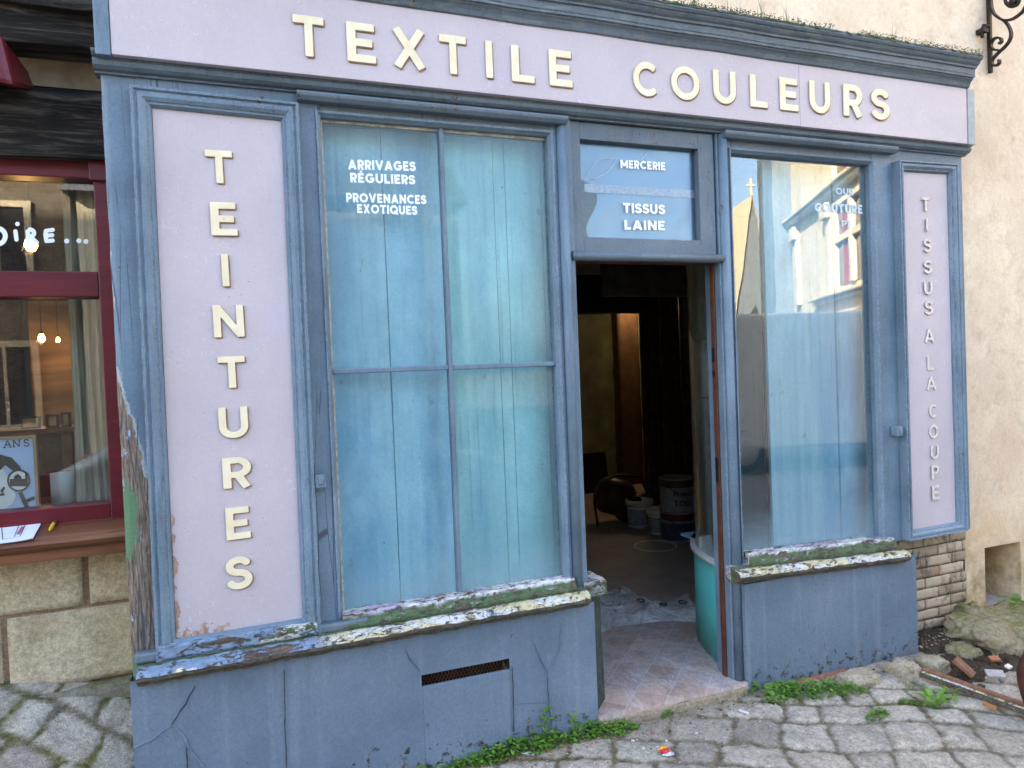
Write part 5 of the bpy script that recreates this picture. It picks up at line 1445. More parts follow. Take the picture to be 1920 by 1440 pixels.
def flat(polys, name, mat, o):
    mb = MB()
    for pl_ in polys:
        top = [pp(u, v, o) for u, v in pl_]; n = len(top)
        mb.add(top + [(x, y + .0007, z) for x, y, z in top], [tuple(range(n))] + [(i, n + i, n + (i + 1) % n, (i + 1) % n) for i in range(n)])
    return mb.build(name, mat, PO)
flat([[(-40, 968), (-40, 900), (-12, 872), (6, 880), (22, 905), (30, 930), (24, 945), (4, 958)]], 'face', M_WHITE, 0)
flat([[(-40, 900), (-40, 855), (0, 852), (22, 858), (38, 876), (43, 890), (28, 886), (10, 872), (-10, 892)]], 'hair', M_BLACK, .001)
flat([_arc(35, 901, 22, 21, 0, 360, 24)[:-1]], 'magnifier_rim', M_BLACK, .002); flat([_arc(35, 901, 18, 17.5, 0, 360, 24)[:-1]], 'magnifier_lens', M_WHITE, .003)
flat([[(18, 912), (18, 898), (26, 898), (26, 894), (33, 888), (40, 894), (40, 898), (47, 898), (47, 886), (52, 886), (52, 912)]], 'house_silhouette', M_BLACK, .004)
flat([[(0, 920), (7, 912), (10, 915), (4, 926)], [(-2, 926), (8, 924), (9, 929), (0, 930)], [(34, 924), (41, 921), (58, 958), (50, 960)], [(40, 940), (64, 930), (66, 936), (44, 946)]], 'drawn_lines', M_BLACK, .0015)
mb = MB(); yv = yp - .005
def brush2(strokes, wpx):
    global mb
    H = 20.0; lp = outline([[((u) / H, -(v - 840) / H) for u, v in s] for s in strokes], wpx / H, False, res=60); vs, fs, nz = solid(lp, .02)
    mb.add([(at(px * H, 840 - py * H, yv)[0], yv - pz * .02, at(px * H, 840 - py * H, yv)[1]) for px, py, pz in vs], fs)
brush2([[(8, 839), (14, 826)], [(14, 826), (20, 838)], [(10, 834.5), (18, 834)], [(6, 839.4), (11, 839.2)], [(17, 838.6), (22, 838.3)]], 1.8)
brush2([[(26, 837.6), (25.5, 826)], [(25.5, 826), (36, 837.5)], [(36, 837.5), (36, 825)], [(23.5, 826), (27, 826)], [(34, 825), (38.5, 824.8)], [(24, 838), (28.5, 837.8)]], 1.8)
brush2([_arc(49.5, 827.5, 4.3, 3.3, -20, -250, 10) + _arc(49.5, 833.2, 4.6, 3.4, -70, 160, 10)], 2.0)
mb.build('lettering', M_BLACK, PO)
x, z = at(120, 950, .62); mb = MB(); r = .045; mb.lathe((x, .62, zpl), [(.016, .001), (r, .001), (r, .13), (.016, .13), (.016, .001)], 30); o = mb.build('paper_roll', plain('white_roll', (.78, .78, .72), .8, var=.03)); tag(o, 'white paper roll standing inside the cafe window beside the poster', 'paper roll')
# ------------------------------------------------------------------ kerb stones, boulder, soil, rubbish at the right
def rock_thing(name, c, d, seed, mat, label, cat, group=None, amp=.25, box=.6, sub=4):
    mb = MB(); mb.rock(c, d, seed, amp, 0, sub, box); o = mb.build(name, mat); return tag(o, label, cat, group)
KG = 'pale kerb stones along the wall foot'
def kz(u, v, z): return atz(u, v, z)
for k, (u0, u1, vt, vb, zt_, lab) in enumerate(((1572, 1668, 1262, 1288, .085, 'long low kerb stone under the short stall riser, first of the row'), (1672, 1738, 1232, 1272, .10, 'pale squared kerb stone at the corner of the short stall riser'), (1738, 1786, 1222, 1262, .10, 'yellowish kerb stone with broken face in front of the brick pier'), (1788, 1850, 1208, 1238, .095, 'dark mossy kerb stone next to the boulder'))):
    a = kz(u0, vb, .05); b = kz(u1, vb, .05); cx = (a[0] + b[0]) / 2; cyy = (a[1] + b[1]) / 2
    wd = math.hypot(b[0] - a[0], b[1] - a[1]) / 2 * .98
    dpt = .075
    rock_thing('kerb_stone', (cx + .02, cyy + dpt * .7, .055), (max(.07, (b[0] - a[0]) / 2 * 1.02), dpt, .058 if k else .045), 11 + k * 3, M_KERB if k < 3 else M_ROCK, lab, 'kerb stone', KG, .22, .75)
# brick-red edging under the riser
a = kz(1440, 1300, .05); b = kz(1572, 1276, .05)
mb = MB(); mb.gridbox(2.40, 2.86, -.066, .0, .02, .062, .012, .004, 18); o = mb.build('brick_edging', plain('red_edging_brick', (.26, .11, .065), .9, var=.3)); tag(o, 'thin red brick edging half hidden by weeds under the short stall riser', 'brick edging')
bx, by = atz(1890, 1236, .05)
rock_thing('boulder', (bx + .27, by + .20, .06), (.36, .20, .145), 4, M_ROCK, 'big mossy boulder at the right below the wall niche', 'boulder', None, .30, .92, 5)
bx2, by2 = atz(1838, 1222, .06)
rock_thing('footing_stone', (3.93, .06, .07), (.085, .07, .155), 9, M_ROCK, 'upright grey footing stone between the brick pier and the boulder', 'stone', None, .22, .7)
# soil ledge and the heap
def heap(name, x0, x1, y0, y1, zf, label, n=46, mat=M_SOIL, amp=.02):
    mb = MB(); vs = []; fs = []
    for i in range(n + 1):
        for j in range(n + 1):
            a, b = i / n, j / n; x, y = x0 + (x1 - x0) * a, y0 + (y1 - y0) * b
            e = min(1, 6 * min(a, 1 - a, b, 1 - b))
            vs.append((x, y, zf(x, y, e) + e * amp * (mnoise.noise(Vector((x * 14, y * 14, 1))) + .6 * mnoise.noise(Vector((x * 40, y * 40, 4))))))
    for i in range(n):
        for j in range(n):
            k = i * (n + 1) + j; fs.append((k, k + n + 1, k + n + 2, k + 1))
    mb.add(vs, fs, 0, True); o = mb.build(name, mat); o['kind'] = 'stuff'; tag(o, label, 'soil'); return o
heap('soil', 3.39, 3.90, -.10, .11, lambda x, y, e: .03 + e * .055 + .2 * max(0, y) * e, 'brown soil and grit lying against the foot of the brick pier')
hx0_, hy0_ = atz(1770, 1265, .05); hx1_, hy1_ = atz(1912, 1270, .05)
heap('rubble_soil', 3.28, 3.86, -.42, -.10, lambda x, y, e: .03 + e * .035, 'dark soil and rubble heaped beside the boulder', 50, M_SOIL, .028)
# loose bits: one mass nobody could count
def bits(name, spots, n, size, mats, label, flat_=.45, cat='debris'):
    mb = MB()
    for k in range(n):
        sp = spots[k % len(spots)]; x = random.gauss(sp[0], sp[2]); y = random.gauss(sp[1], sp[3])
        if -.45 < x < 3.4 and y > -.055: y = -.06 - random.random() * .05
        s = size * random.choice((.4, .6, .8, 1, 1.5)); z = GZ(x, y) + s * .2 + sp[4]
        bm = bmesh.new(); bmesh.ops.create_icosphere(bm, subdivisions=1, radius=1)
        R3 = Matrix.Rotation(random.random() * 6, 3, 'Z') @ Matrix.Rotation(random.uniform(-.4, .4), 3, 'X')
        q = Vector((random.uniform(.5, 1.2), random.uniform(.4, .9), random.uniform(.2, .6) * flat_ * 2))
        vs = []
        for v in bm.verts: vs.append(tuple(Vector((x, y, z)) + R3 @ Vector([v.co[i] * q[i] * s * random.uniform(.7, 1.15) for i in range(3)])))
        bm.verts.index_update(); mb.add(vs, [[v.index for v in f.verts] for f in bm.faces], k % len(mats)); bm.free()
    o = mb.build(name, mats); o['kind'] = 'stuff'; return tag(o, label, cat)
M_CHIP = plain('white_paint_flake', (.62, .62, .60), .7, var=.15); M_DCHIP = plain('dark_clod', (.06, .045, .032), .95, var=.4); M_GRIT = plain('tan_grit', (.26, .21, .15), .95, var=.4); M_BLUECHIP = plain('blue_paint_flake', (.2, .3, .42), .7)
bits('paint_flakes', [(1.6, -.28, .25, .10, 0), (2.3, -.22, .35, .09, 0), (3.2, -.32, .25, .15, 0), (1.1, -.2, .3, .07, 0), (2.6, -.6, .6, .3, 0), (3.5, -.3, .18, .12, .01)], 420, .0055, [M_CHIP, M_GRIT, M_CHIP, M_BLUECHIP, M_DCHIP], 'pale paint flakes scattered over the cobbles')
bits('grit', [(1.75, -.12, .25, .05, 0), (2.4, -.13, .4, .05, 0), (3.5, -.02, .18, .05, .05), (3.55, -.28, .14, .08, .035), (.9, -.1, .4, .03, 0)], 700, .007, [M_GRIT, M_DCHIP, M_GRIT, M_DCHIP, M_TERRA], 'brown grit and crumbs along the foot of the shopfront')
def shard(name, u, v, z, dims, rz, tilt, mat, label, cat, seed=1, rx=0):
    x, y = atz(u, v, z); mb = MB(); R3 = Matrix.Rotation(rz, 3, 'Z') @ Matrix.Rotation(tilt, 3, 'X') @ Matrix.Rotation(rx, 3, 'Y')
    m2 = MB(); m2.gridbox(-dims[0], dims[0], -dims[1], dims[1], -dims[2], dims[2], .012, min(dims) * .25, 25, seed=seed, smooth=False)
    k = max(abs((R3 @ Vector(p)).z) for p in m2.v)
    mb.add([tuple(Vector((x, y, z + k * .8)) + R3 @ Vector(p)) for p in m2.v], m2.f)
    o = mb.build(name, mat); return tag(o, label, cat)
shard('broken_board', 1808, 1262, .07, (.032, .052, .008), RAD(25), RAD(38), M_CHIPWOOD, 'broken brown board leaning in the rubble by the kerb', 'board piece', 3)
shard('terracotta_shard', 1865, 1238, .085, (.024, .016, .005), RAD(-20), RAD(20), M_TERRA, 'orange terracotta shard on the dark rubble', 'shard', 4)
shard('grey_shard', 1866, 1268, .075, (.040, .022, .006), RAD(-35), RAD(25), plain('grey_blue_shard', (.34, .31, .30), .8, var=.25), 'pale grey curved shard on the edge of the rubble', 'shard', 5)
shard('white_shard', 1891, 1252, .08, (.017, .012, .005), RAD(10), RAD(15), M_WHITE, 'small white shard on the dark rubble', 'shard', 6)
shard('wood_chip', 1856, 1327, .06, (.010, .026, .006), RAD(24), RAD(10), plain('orange_wood_chip', (.36, .16, .06), .8), 'orange wood chip lying on the cobbles below the long batten', 'wood chip', 7)
shard('brown_stone', 1838, 1292, .06, (.018, .012, .010), RAD(10), 0, M_DCHIP, 'dark brown clod on the cobbles above the long batten', 'clod', 8)
shard('white_splinter', 985, 1414, .06, (.006, .040, .003), RAD(60), RAD(6), M_CHIP, 'long white paint splinter on the cobbles below the vent cover weeds', 'splinter', 9)
shard('white_flake', 1395, 1336, .06, (.008, .022, .002), RAD(35), RAD(6), M_CHIP, 'white paint flake on the cobbles right of the doorstep', 'flake', 10)
# sweet wrapper
x, y = atz(1247, 1412, .06); z = GZ(x, y)
W = empty('sweet_wrapper', (x, y, z), 'crumpled red and yellow sweet wrapper on the cobbles', 'wrapper')
mb = MB(); mb.rock((x, y, z + .011), (.020, .016, .011), 3, .6, 0, 3, .3); mb.build('red_foil', plain('red_foil', (.55, .04, .03), .3), W)
mb = MB(); mb.rock((x - .004, y + .014, z + .014), (.016, .010, .011), 8, .6, 0, 3, .3); mb.build('yellow_foil', plain('yellow_foil', (.75, .36, .03), .3), W)
mb = MB(); mb.rock((x + .006, y - .016, z + .006), (.026, .012, .005), 5, .6, 0, 3, .3); mb.build('clear_foil', plain('pale_foil', (.5, .55, .68), .25), W)
# batten on the ground
a = Vector((*atz(1730, 1264, .075), 0)); b = Vector((*atz(1914, 1322, .08), 0)); d = (b - a).normalized(); b = b + d * .12
T = empty('batten', (a.x, a.y, GZ(a.x, a.y)), 'long wooden batten with peeling turquoise edge lying on the cobbles', 'batten')
n = Vector((-d.y, d.x, 0)); za, zb_ = GZ(a.x, a.y) + .035, GZ(b.x, b.y) + .03
mb = MB(); mb.sweep([(-.016, .0), (.016, .0), (.016, .022), (-.016, .022)], [(a + Vector((0, 0, za)), n, (0, 0, 1)), (a.lerp(b, .5) + Vector((0, 0, (za + zb_) / 2 - .002)), n, (0, 0, 1)), (b + Vector((0, 0, zb_)), n, (0, 0, 1))]); mb.build('wood', M_CHIPWOOD, T, bevel=.003)
mb = MB(); c0 = a - n * .026; c1 = b - n * .026
mb.sweep([(-.009, -.018), (.009, -.018), (.009, .012), (-.009, .012)], [(c0 + Vector((0, 0, za)), n, (0, 0, 1)), (c1 + Vector((0, 0, zb_)), n, (0, 0, 1))]); mb.build('painted_edge', M_SILL_B, T, bevel=.003)
# rusty post with ring at the right edge
x, y = atz(1932, 1352, .06); z = GZ(x, y)
P_ = empty('iron_post', (x, y, z), 'squat red brown iron post with dark ring at the right edge', 'iron post')
mb = MB(); mb.lathe((x + .055, y + .02, z), [(0, .0), (.030, .0), (.034, .06), (.048, .11), (.060, .17), (.062, .22), (.050, .27), (.034, .30), (.03, .34), (0, .345)], 28); mb.build('body', M_RUST, P_)
ring = [(x + .022 + .0, y - .02 + .034 * math.cos(t) , z + .045 + .036 * math.sin(t)) for t in np.linspace(0, 2 * math.pi, 25)]
ring = [(x - .004 + .034 * math.cos(t), y - .03 + .01 * math.sin(t), z + .048 + .036 * math.sin(t)) for t in np.linspace(0, 2 * math.pi, 25)]
mb = MB(); mb.tube(ring, .0105, 10); mb.build('ring', M_DARKMETAL, P_)

# ------------------------------------------------------------------ wall bracket of wrought iron
xb_, zb0 = at(1855, 138, YW - .012)
BR = empty('sign_bracket', (xb_, YW, zb0), 'wrought iron scroll bracket on the cream wall at the top right', 'bracket')
zt_ = at(1855, -260, YW - .012)[1]
mb = MB(); mb.box(xb_ - .011, xb_ + .011, YW - .030, YW - .008, zb0, zt_); mb.build('bar', M_IRON, BR, bevel=.004)
XP = xb_
def px(u, v):
    y, z = atx(u, v, XP); return (XP, min(y, YW - .012), z)
def smooth(pts, n=8):
    P = [Vector(p) for p in pts]; out = []
    for i in range(len(P) - 1):
        p0, p1, p2, p3 = P[max(i - 1, 0)], P[i], P[i + 1], P[min(i + 2, len(P) - 1)]
        for k in range(n):
            t = k / n; out.append(.5 * ((2 * p1) + (p2 - p0) * t + (2 * p0 - 5 * p1 + 4 * p2 - p3) * t * t + (3 * p1 - p0 - 3 * p2 + p3) * t ** 3))
    return out + [P[-1]]
def strap(pts, wx=.011, th=.0055):
    P = smooth(pts); mb = MB(); fr = []
    for i, p in enumerate(P):
        t = (P[min(i + 1, len(P) - 1)] - P[max(i - 1, 0)]).normalized(); nn = Vector((1, 0, 0)).cross(t).normalized()
        fr.append((p, (1, 0, 0), nn))
    mb.sweep([(-wx, -th), (wx, -th), (wx, th), (-wx, th)], fr, smooth=False); return mb
strap([px(1858, -60), px(1858, 0), px(1862, 22), px(1872, 33), px(1884, 40), px(1893, 52), px(1896, 64), px(1893, 76), px(1884, 88), px(1873, 98), px(1862, 110), px(1860, 119), px(1864, 123), px(1870, 122), px(1874, 117), px(1873, 112)]).build('scroll', M_IRON, BR)
strap([px(1872, 94), px(1863, 93), px(1858, 86), px(1861, 76), px(1868, 71), px(1876, 72), px(1878, 78), px(1873, 82)]).build('scroll', M_IRON, BR)
strap([px(1882, 38), px(1895, 37), px(1908, 30), px(1920, 18), px(1928, -4), px(1925, -30), px(1910, -48)]).build('scroll', M_IRON, BR)
mb = MB(); c = px(1900, 2); mb.rock((c[0], c[1], c[2]), (.016, .028, .022), 2, .1, 0, 3, .2); mb.tube(smooth([px(1884, -12), px(1886, 4), px(1895, 12), px(1908, 8), px(1911, -6), px(1904, -20)]), .010, 8); mb.build('leaf_boss', M_IRON, BR)
hp = at(1843, 60, YW - .03)
mb = MB(); mb.tube([(xb_ - .008, YW - .02, hp[1] + .05), (hp[0] - .0, YW - .035, hp[1] + .035), (hp[0] - .01, YW - .03, hp[1] + .01), (hp[0] - .005, YW - .03, hp[1] - .035)], [.008, .011, .013, .009], 8); mb.box(hp[0] - .022, hp[0] + .02, YW - .05, YW - .001, hp[1] - .006, hp[1] + .018); mb.build('wall_hook', M_IRON, BR)

# ------------------------------------------------------------------ plants
def leaf(mb, base, dirv, ln, wd, arch, m=0, up=Vector((0, 0, 1))):
    d = Vector(dirv).normalized(); side = d.cross(up)
    if side.length < .05: side = Vector((1, 0, 0))
    side.normalize(); nrm = side.cross(d)
    prof = [(0, .12), (.2, .7), (.45, 1), (.72, .78), (1, .05)]
    vs = []
    for t, wv in prof:
        c = Vector(base) + d * (ln * t) + nrm * (arch * ln * (t - t * t * 1.7))
        vs += [c - side * wd * wv * .5 + nrm * wd * .12 * wv, c - nrm * wd * .04, c + side * wd * wv * .5 + nrm * wd * .12 * wv]
    fs = []
    for i in range(4):
        for j in (0, 1): fs.append((i * 3 + j, i * 3 + j + 1, i * 3 + j + 4, i * 3 + j + 3))
    mb.add(vs, fs, m, True)
def mat_clump(seed, n=150, rx=.10, ry=.045, h=.055, ls=.018):
    random.seed(seed); mb = MB()
    for i in range(n):
        a = random.random() * 6.28; r = math.sqrt(random.random()); x, y = rx * r * math.cos(a), ry * r * math.sin(a)
        z = h * (1 - r * r) * random.uniform(.35, 1.05) + .004
        b = random.random() * 6.28
        leaf(mb, (x, y, z), (math.cos(b), math.sin(b), random.uniform(-.3, .5)), ls * random.uniform(.6, 1.5), ls * random.uniform(.5, .95), random.uniform(-.3, .4), random.choice((0, 0, 1)))
    for i in range(26):
        a = random.random() * 6.28; r = math.sqrt(random.random()); x, y = rx * r * math.cos(a), ry * r * math.sin(a)
        mb.tube([(x * .6, y * .6, 0), (x, y, h * (1 - r * r) * .8 + .004)], .0009, 4, 0)
    return mb
def broad_clump(seed, n=9, ln=.06):
    random.seed(seed); mb = MB()
    for i in range(n):
        a = i * 2.4 + random.random(); e = random.uniform(.25, 1.3)
        st = Vector((math.cos(a) * .02, math.sin(a) * .02, .012 + .02 * random.random()))
        mb.tube([(0, 0, 0), st], .0014, 4)
        leaf(mb, st, (math.cos(a), math.sin(a), e), ln * random.uniform(.6, 1.15), ln * random.uniform(.32, .5), .5, random.choice((0, 1, 1)))
    return mb
def tall_weed(seed, h=.13):
    random.seed(seed); mb = MB(); mb.tube([(0, 0, 0), (.004, 0, h * .5), (.0, .003, h)], .0018, 5)
    for i in range(9):
        t = .15 + .85 * i / 8; a = i * 2.2; leaf(mb, (.003, 0, h * t), (math.cos(a), math.sin(a), .25 + t * .9), .05 * (1.1 - .5 * abs(t - .6)), .028, .3, random.choice((0, 1)))
    return mb
def tuft(seed, n=30, h=.08, sp=.03, lean=.5):
    random.seed(seed); mb = MB()
    for i in range(n):
        a = random.random() * 6.28; r = sp * math.sqrt(random.random()); b = random.random() * 6.28; H = h * random.uniform(.5, 1.1); le = lean * random.random()
        p0 = Vector((r * math.cos(a), r * math.sin(a), 0)); dr = Vector((math.cos(b), math.sin(b), 0)); w_ = .0011
        sd_ = Vector((-dr.y, dr.x, 0)) * w_
        pts = [p0, p0 + dr * H * le * .25 + Vector((0, 0, H * .5)), p0 + dr * H * le * .9 + Vector((0, 0, H * (1 - .35 * le)))]
        mb.add([pts[0] - sd_, pts[0] + sd_, pts[1] - sd_ * .8, pts[1] + sd_ * .8, pts[2]], [(0, 1, 3, 2), (2, 3, 4)], random.choice((0, 0, 1)))
    return mb
PROTO = {}
def plant(kind, mbf, mats, x, y, z, s, rz, label, cat, group, name):
    if kind not in PROTO:
        o = mbf().build(name, mats, None, (0, 0, 0)); PROTO[kind] = o
    else:
        o = PROTO[kind].copy(); COL.objects.link(o)
    o.location = (x, y, z); o.rotation_euler = (0, 0, rz); o.scale = (s, s, s)
    return tag(o, label, cat, group)
GW = 'small green weeds along the foot of the shopfront'
LM = [M_LEAF, M_LEAF2]
r3 = random.Random(11)
spots = [('m0', 868, 1408, .9, 'chickweed clump under the left half of the vent cover'), ('m1', 905, 1402, 1.0, 'chickweed clump under the middle of the vent cover'), ('m2', 943, 1398, 1.05, 'chickweed clump under the right end of the vent cover'), ('m0', 985, 1384, 1.25, 'dense chickweed mound right of the vent cover'), ('m1', 1020, 1378, 1.1, 'chickweed mound at the foot of the tall broad leaf weed'),
         ('b0', 958, 1402, 1.0, 'light green broad leaf rosette in front of the vent cover'), ('t0', 1010, 1376, 1.1, 'tall broad leaved weed against the cracked blue riser'), ('b1', 1062, 1376, 1.0, 'broad leaf rosette at the right end of the long riser'), ('t1', 1070, 1370, .75, 'upright leafy weed at the right end of the long riser'), ('m2', 1098, 1370, 1.0, 'chickweed clump just left of the doorstep'), ('m0', 1135, 1370, 1.0, 'chickweed clump under the left end of the doorstep'), ('m1', 1165, 1362, .85, 'thin chickweed under the middle of the doorstep'), ('b0', 800, 1424, .8, 'small rosette at the lower left corner of the vent cover'), ('b1', 838, 1416, .65, 'tiny rosette in the earth below the vent cover'),
         ('m2', 1250, 1334, .45, 'creeping weed sprig under the doorstep edge'), ('b1', 1400, 1292, .65, 'small broad leaf weed at the right end of the doorstep'), ('b0', 1436, 1298, 1.0, 'light green rosette beside the red brick edging'), ('m1', 1462, 1300, 1.2, 'dense chickweed over the red brick edging'), ('m0', 1505, 1296, 1.3, 'chickweed mound in front of the black scuffs of the short riser'), ('m2', 1548, 1294, 1.1, 'chickweed at the right end of the brick edging'), ('b1', 1480, 1290, .9, 'broad leaf weed standing in the chickweed by the short riser'), ('m1', 1592, 1292, .9, 'dark chickweed in front of the long low kerb stone'), ('m2', 1645, 1335, .7, 'weed growing in a cobble joint, nearest the photographer'), ('m0', 1700, 1308, .55, 'small weed in the cobbles left of the flat leafy weed'), ('b0', 1752, 1314, 1.25, 'flat leafy weed in the middle of the right cobbles'), ('b1', 1778, 1304, 1.0, 'leafy weed right of the flat leafy weed, near the batten'), ('b1', 1745, 1318, .8, 'low leaves in front of the flat leafy weed')]
for i, (k, u, v, s, lab) in enumerate(spots):
    x, y = atz(u, v, .07)
    if x < 3.39: y = min(y, -.062)
    f = {'m': lambda sd_: mat_clump(sd_), 'b': lambda sd_: broad_clump(sd_), 't': lambda sd_: tall_weed(sd_)}[k[0]]
    plant(k, lambda: f(int(k[1]) * 7 + 3), LM, x, y, GZ(x, y) - .003, s, r3.uniform(-.4, .4) if k[0] == 'm' else r3.random() * 6, lab, 'weed', GW, {'m': 'chickweed', 'b': 'rosette_weed', 't': 'tall_weed'}[k[0]])
GG = 'grass tufts growing in the street and along the wall foot'
for i, (k, u, v, s, lab) in enumerate((('g0', 772, 1432, 1.1, 'thin grass tuft below the left edge of the vent cover'), ('g1', 1708, 1280, .8, 'grass tuft in front of the squared kerb stone'), ('g0', 1690, 1276, .7, 'yellowish grass tuft between two kerb stones'), ('g1', 1757, 1258, 1.0, 'thick grass tuft in front of the yellowish kerb stone'), ('g0', 1742, 1262, .8, 'grass tuft left of the thick tuft by the kerb'), ('g1', 1590, 1305, .7, 'grass tuft in the chickweed below the kerb stone'))):
    x, y = atz(u, v, .07); 
    if x < 3.39: y = min(y, -.06)
    plant(k, lambda: tuft(int(k[1]) + 31), [M_GRASS, M_DRYGRASS], x, y, GZ(x, y) - .004, s, r3.random() * 6, lab, 'grass tuft', GG, 'grass_tuft')
# dry grasses on top of the cornice
GC = 'dry grasses growing on the mossy cornice'
def ctop(u, v):
    y = YF - .07; x, z = at(u, v, y); return x, y
ztop = zc + .150
for i, (u, v, s, lab) in enumerate(((1310, 14, .9, 'sparse dry grass on the cornice, leftmost tuft'), (1372, 26, 1.0, 'dry grass tuft on the cornice above the letter O'), (1392, 28, .8, 'thin dry grass beside the tuft above the letter O'), (1430, 34, 1.25, 'tallest dry grass tuft on the cornice above the letter L'), (1478, 42, 1.0, 'dry grass tuft on the cornice above the letter E'), (1680, 76, .95, 'lone dry grass tuft on the cornice near the right end'))):
    x, y = ctop(u, v)
    plant('c', lambda: tuft(77, 12, .125, .018, .45), [M_DRYGRASS, M_GRASS], x, y + .02, ztop + .004, s, r3.random() * 6, lab, 'grass tuft', GC, 'cornice_grass')
# moss along the cornice
mb = MB(); n = 700; x0, x1 = 1.55, 3.85; vs = []; fs = []; prof_n = 9
for i in range(n + 1):
    x = x0 + (x1 - x0) * i / n
    hgt = .011 + .012 * mnoise.noise(Vector((x * 4, 0, 3))) + .012 * abs(mnoise.noise(Vector((x * 19, 0, 1)))) + .005 * mnoise.noise(Vector((x * 70, 2, 1)))
    hgt = max(.002, hgt) * min(1, (x - x0) * 3 + .1)
    fr_ = .006 * mnoise.noise(Vector((x * 30, 5, 5)))
    for j in range(prof_n):
        t = j / (prof_n - 1); yy = YF - .098 + fr_ + .10 * t
        zz_ = ztop - .006 + .016 * t + hgt * math.sin(math.pi * min(1, .12 + t)) + .003 * mnoise.noise(Vector((x * 60, yy * 60, 1)))
        if j == 0: zz_ = ztop - .010 - .012 * max(0, mnoise.noise(Vector((x * 24, 3, 1))))
        vs.append((x, yy, zz_))
for i in range(n):
    for j in range(prof_n - 1):
        k = i * prof_n + j; fs.append((k, k + prof_n, k + prof_n + 1, k + 1))
mb.add(vs, fs, 0, True)
random.seed(3)
for i in range(2600):
    x = x0 + (x1 - x0) * random.random(); y_ = YF - .10 + .07 * random.random()
    if mnoise.noise(Vector((x * 4, 0, 3))) < -.25: continue
    b = random.random() * 6.28; leaf(mb, (x, y_, ztop + .004 + .016 * random.random()), (math.cos(b), math.sin(b) - .3, random.uniform(-.2, .9)), .009, .005, .2, random.choice((1, 1, 2)))
o = mb.build('moss', [M_MOSS, leafmat('moss_sprig', (.045, .06, .010), (.10, .115, .02)), leafmat('moss_sprig_dark', (.018, .026, .006), (.04, .05, .012))]); o['kind'] = 'stuff'; tag(o, 'dark green moss along the top of the cornice', 'moss')
# fern-like plant in front of the niche
fx, fz_ = at(1912, 1150, .02)
mb = MB(); random.seed(21)
for i in range(22):
    a = random.uniform(2.2, 5.4) if i % 3 else random.random() * 6.28; L_ = random.uniform(.12, .2); dr = Vector((math.cos(a), math.sin(a) * .6, 0))
    pts = [Vector((fx + .04, .05, fz_ + .0)) + dr * L_ * t + Vector((0, 0, L_ * (1.1 * t - .75 * t * t))) for t in np.linspace(0, 1, 9)]
    mb.tube(pts, .0012, 4)
    for k, p in enumerate(pts[1:]):
        tdir = (pts[k + 1] - pts[k]).normalized(); sd_ = tdir.cross(Vector((0, 0, 1))).normalized(); ln = .042 * (1 - .75 * (k / 8))
        for s_ in (-1, 1): leaf(mb, p, sd_ * s_ + tdir * .5 + Vector((0, 0, .15)), ln, ln * .5, .2, random.choice((0, 1)))
o = mb.build('leafy_plant', LM); tag(o, 'bright green ferny plant in front of the wall niche', 'plant')

# ------------------------------------------------------------------ what stands across the street (seen in the panes)
M_LIME = stone('pale_limestone', (.50, .42, .29), (.62, .53, .38), (.36, .30, .20), 2, .4)
M_SHADEGREY = plain('painted_shade_grey', (.14, .16, .18), .8, var=.2, scale=3)  # grey painted in place of shade on annexe, wing and church front
M_SLATE = plain('slate_roof', (.09, .095, .11), .6, var=.3)
M_DARKGLASS = plain('dark_pane', (.03, .035, .04), .1, var=.1, bump=0, spec=.8)
M_CURT = plain('red_curtain', (.30, .06, .06), .8)
O0 = Vector((11.7, -7.75, 0)); UD = Vector((.485, -.875, 0)).normalized(); ND = Vector((-.875, -.485, 0)).normalized()
MN = empty('stone_mansion', O0, 'sunlit limestone mansion with mullioned windows across the street', 'house')
def mbx(mb, s0, s1, d0, d1, z0, z1, m=0):
    """box on the mansion front: s along, d outwards"""
    c = [O0 + UD * s + ND * d for s, d in ((s0, d1), (s1, d1), (s1, d0), (s0, d0))]
    vs = [(p.x, p.y, z0) for p in c] + [(p.x, p.y, z1) for p in c]
    mb.add(vs, [(3, 2, 1, 0), (4, 5, 6, 7), (0, 1, 5, 4), (1, 2, 6, 5), (2, 3, 7, 6), (3, 0, 4, 7)], m)
mb = MB(); mbx(mb, -3.6, 7.7, -6, 0, -.1, 9.4); mb.build('wall', M_LIME, MN); mb = MB(); mbx(mb, 7.701, 11.3, -6, -.2, -.1, 6.5); mb.build('low_wing', M_SHADEGREY, MN); mb = MB(); mbx(mb, 5.75, 7.8, -5, .5, -.1, 9.2); mb.build('annexe', M_SHADEGREY, MN)
mb = MB(); mbx(mb, -3.8, 7.9, -6.2, .35, 9.4, 9.7); mb.build('cornice', M_LIME, MN, bevel=.05)
mb = MB(); mbx(mb, -3.8, 3.4, .001, .14, 2.95, 3.03); mbx(mb, -3.8, 3.4, .001, .24, 3.035, 3.11); mbx(mb, -3.8, 3.4, .001, .22, 2.55, 2.66); mbx(mb, -3.8, 5.7, .001, .22, 5.32, 5.42); mbx(mb, -3.8, 5.7, .001, .3, 5.425, 5.5); mb.build('string_course', M_LIME, MN, bevel=.02)
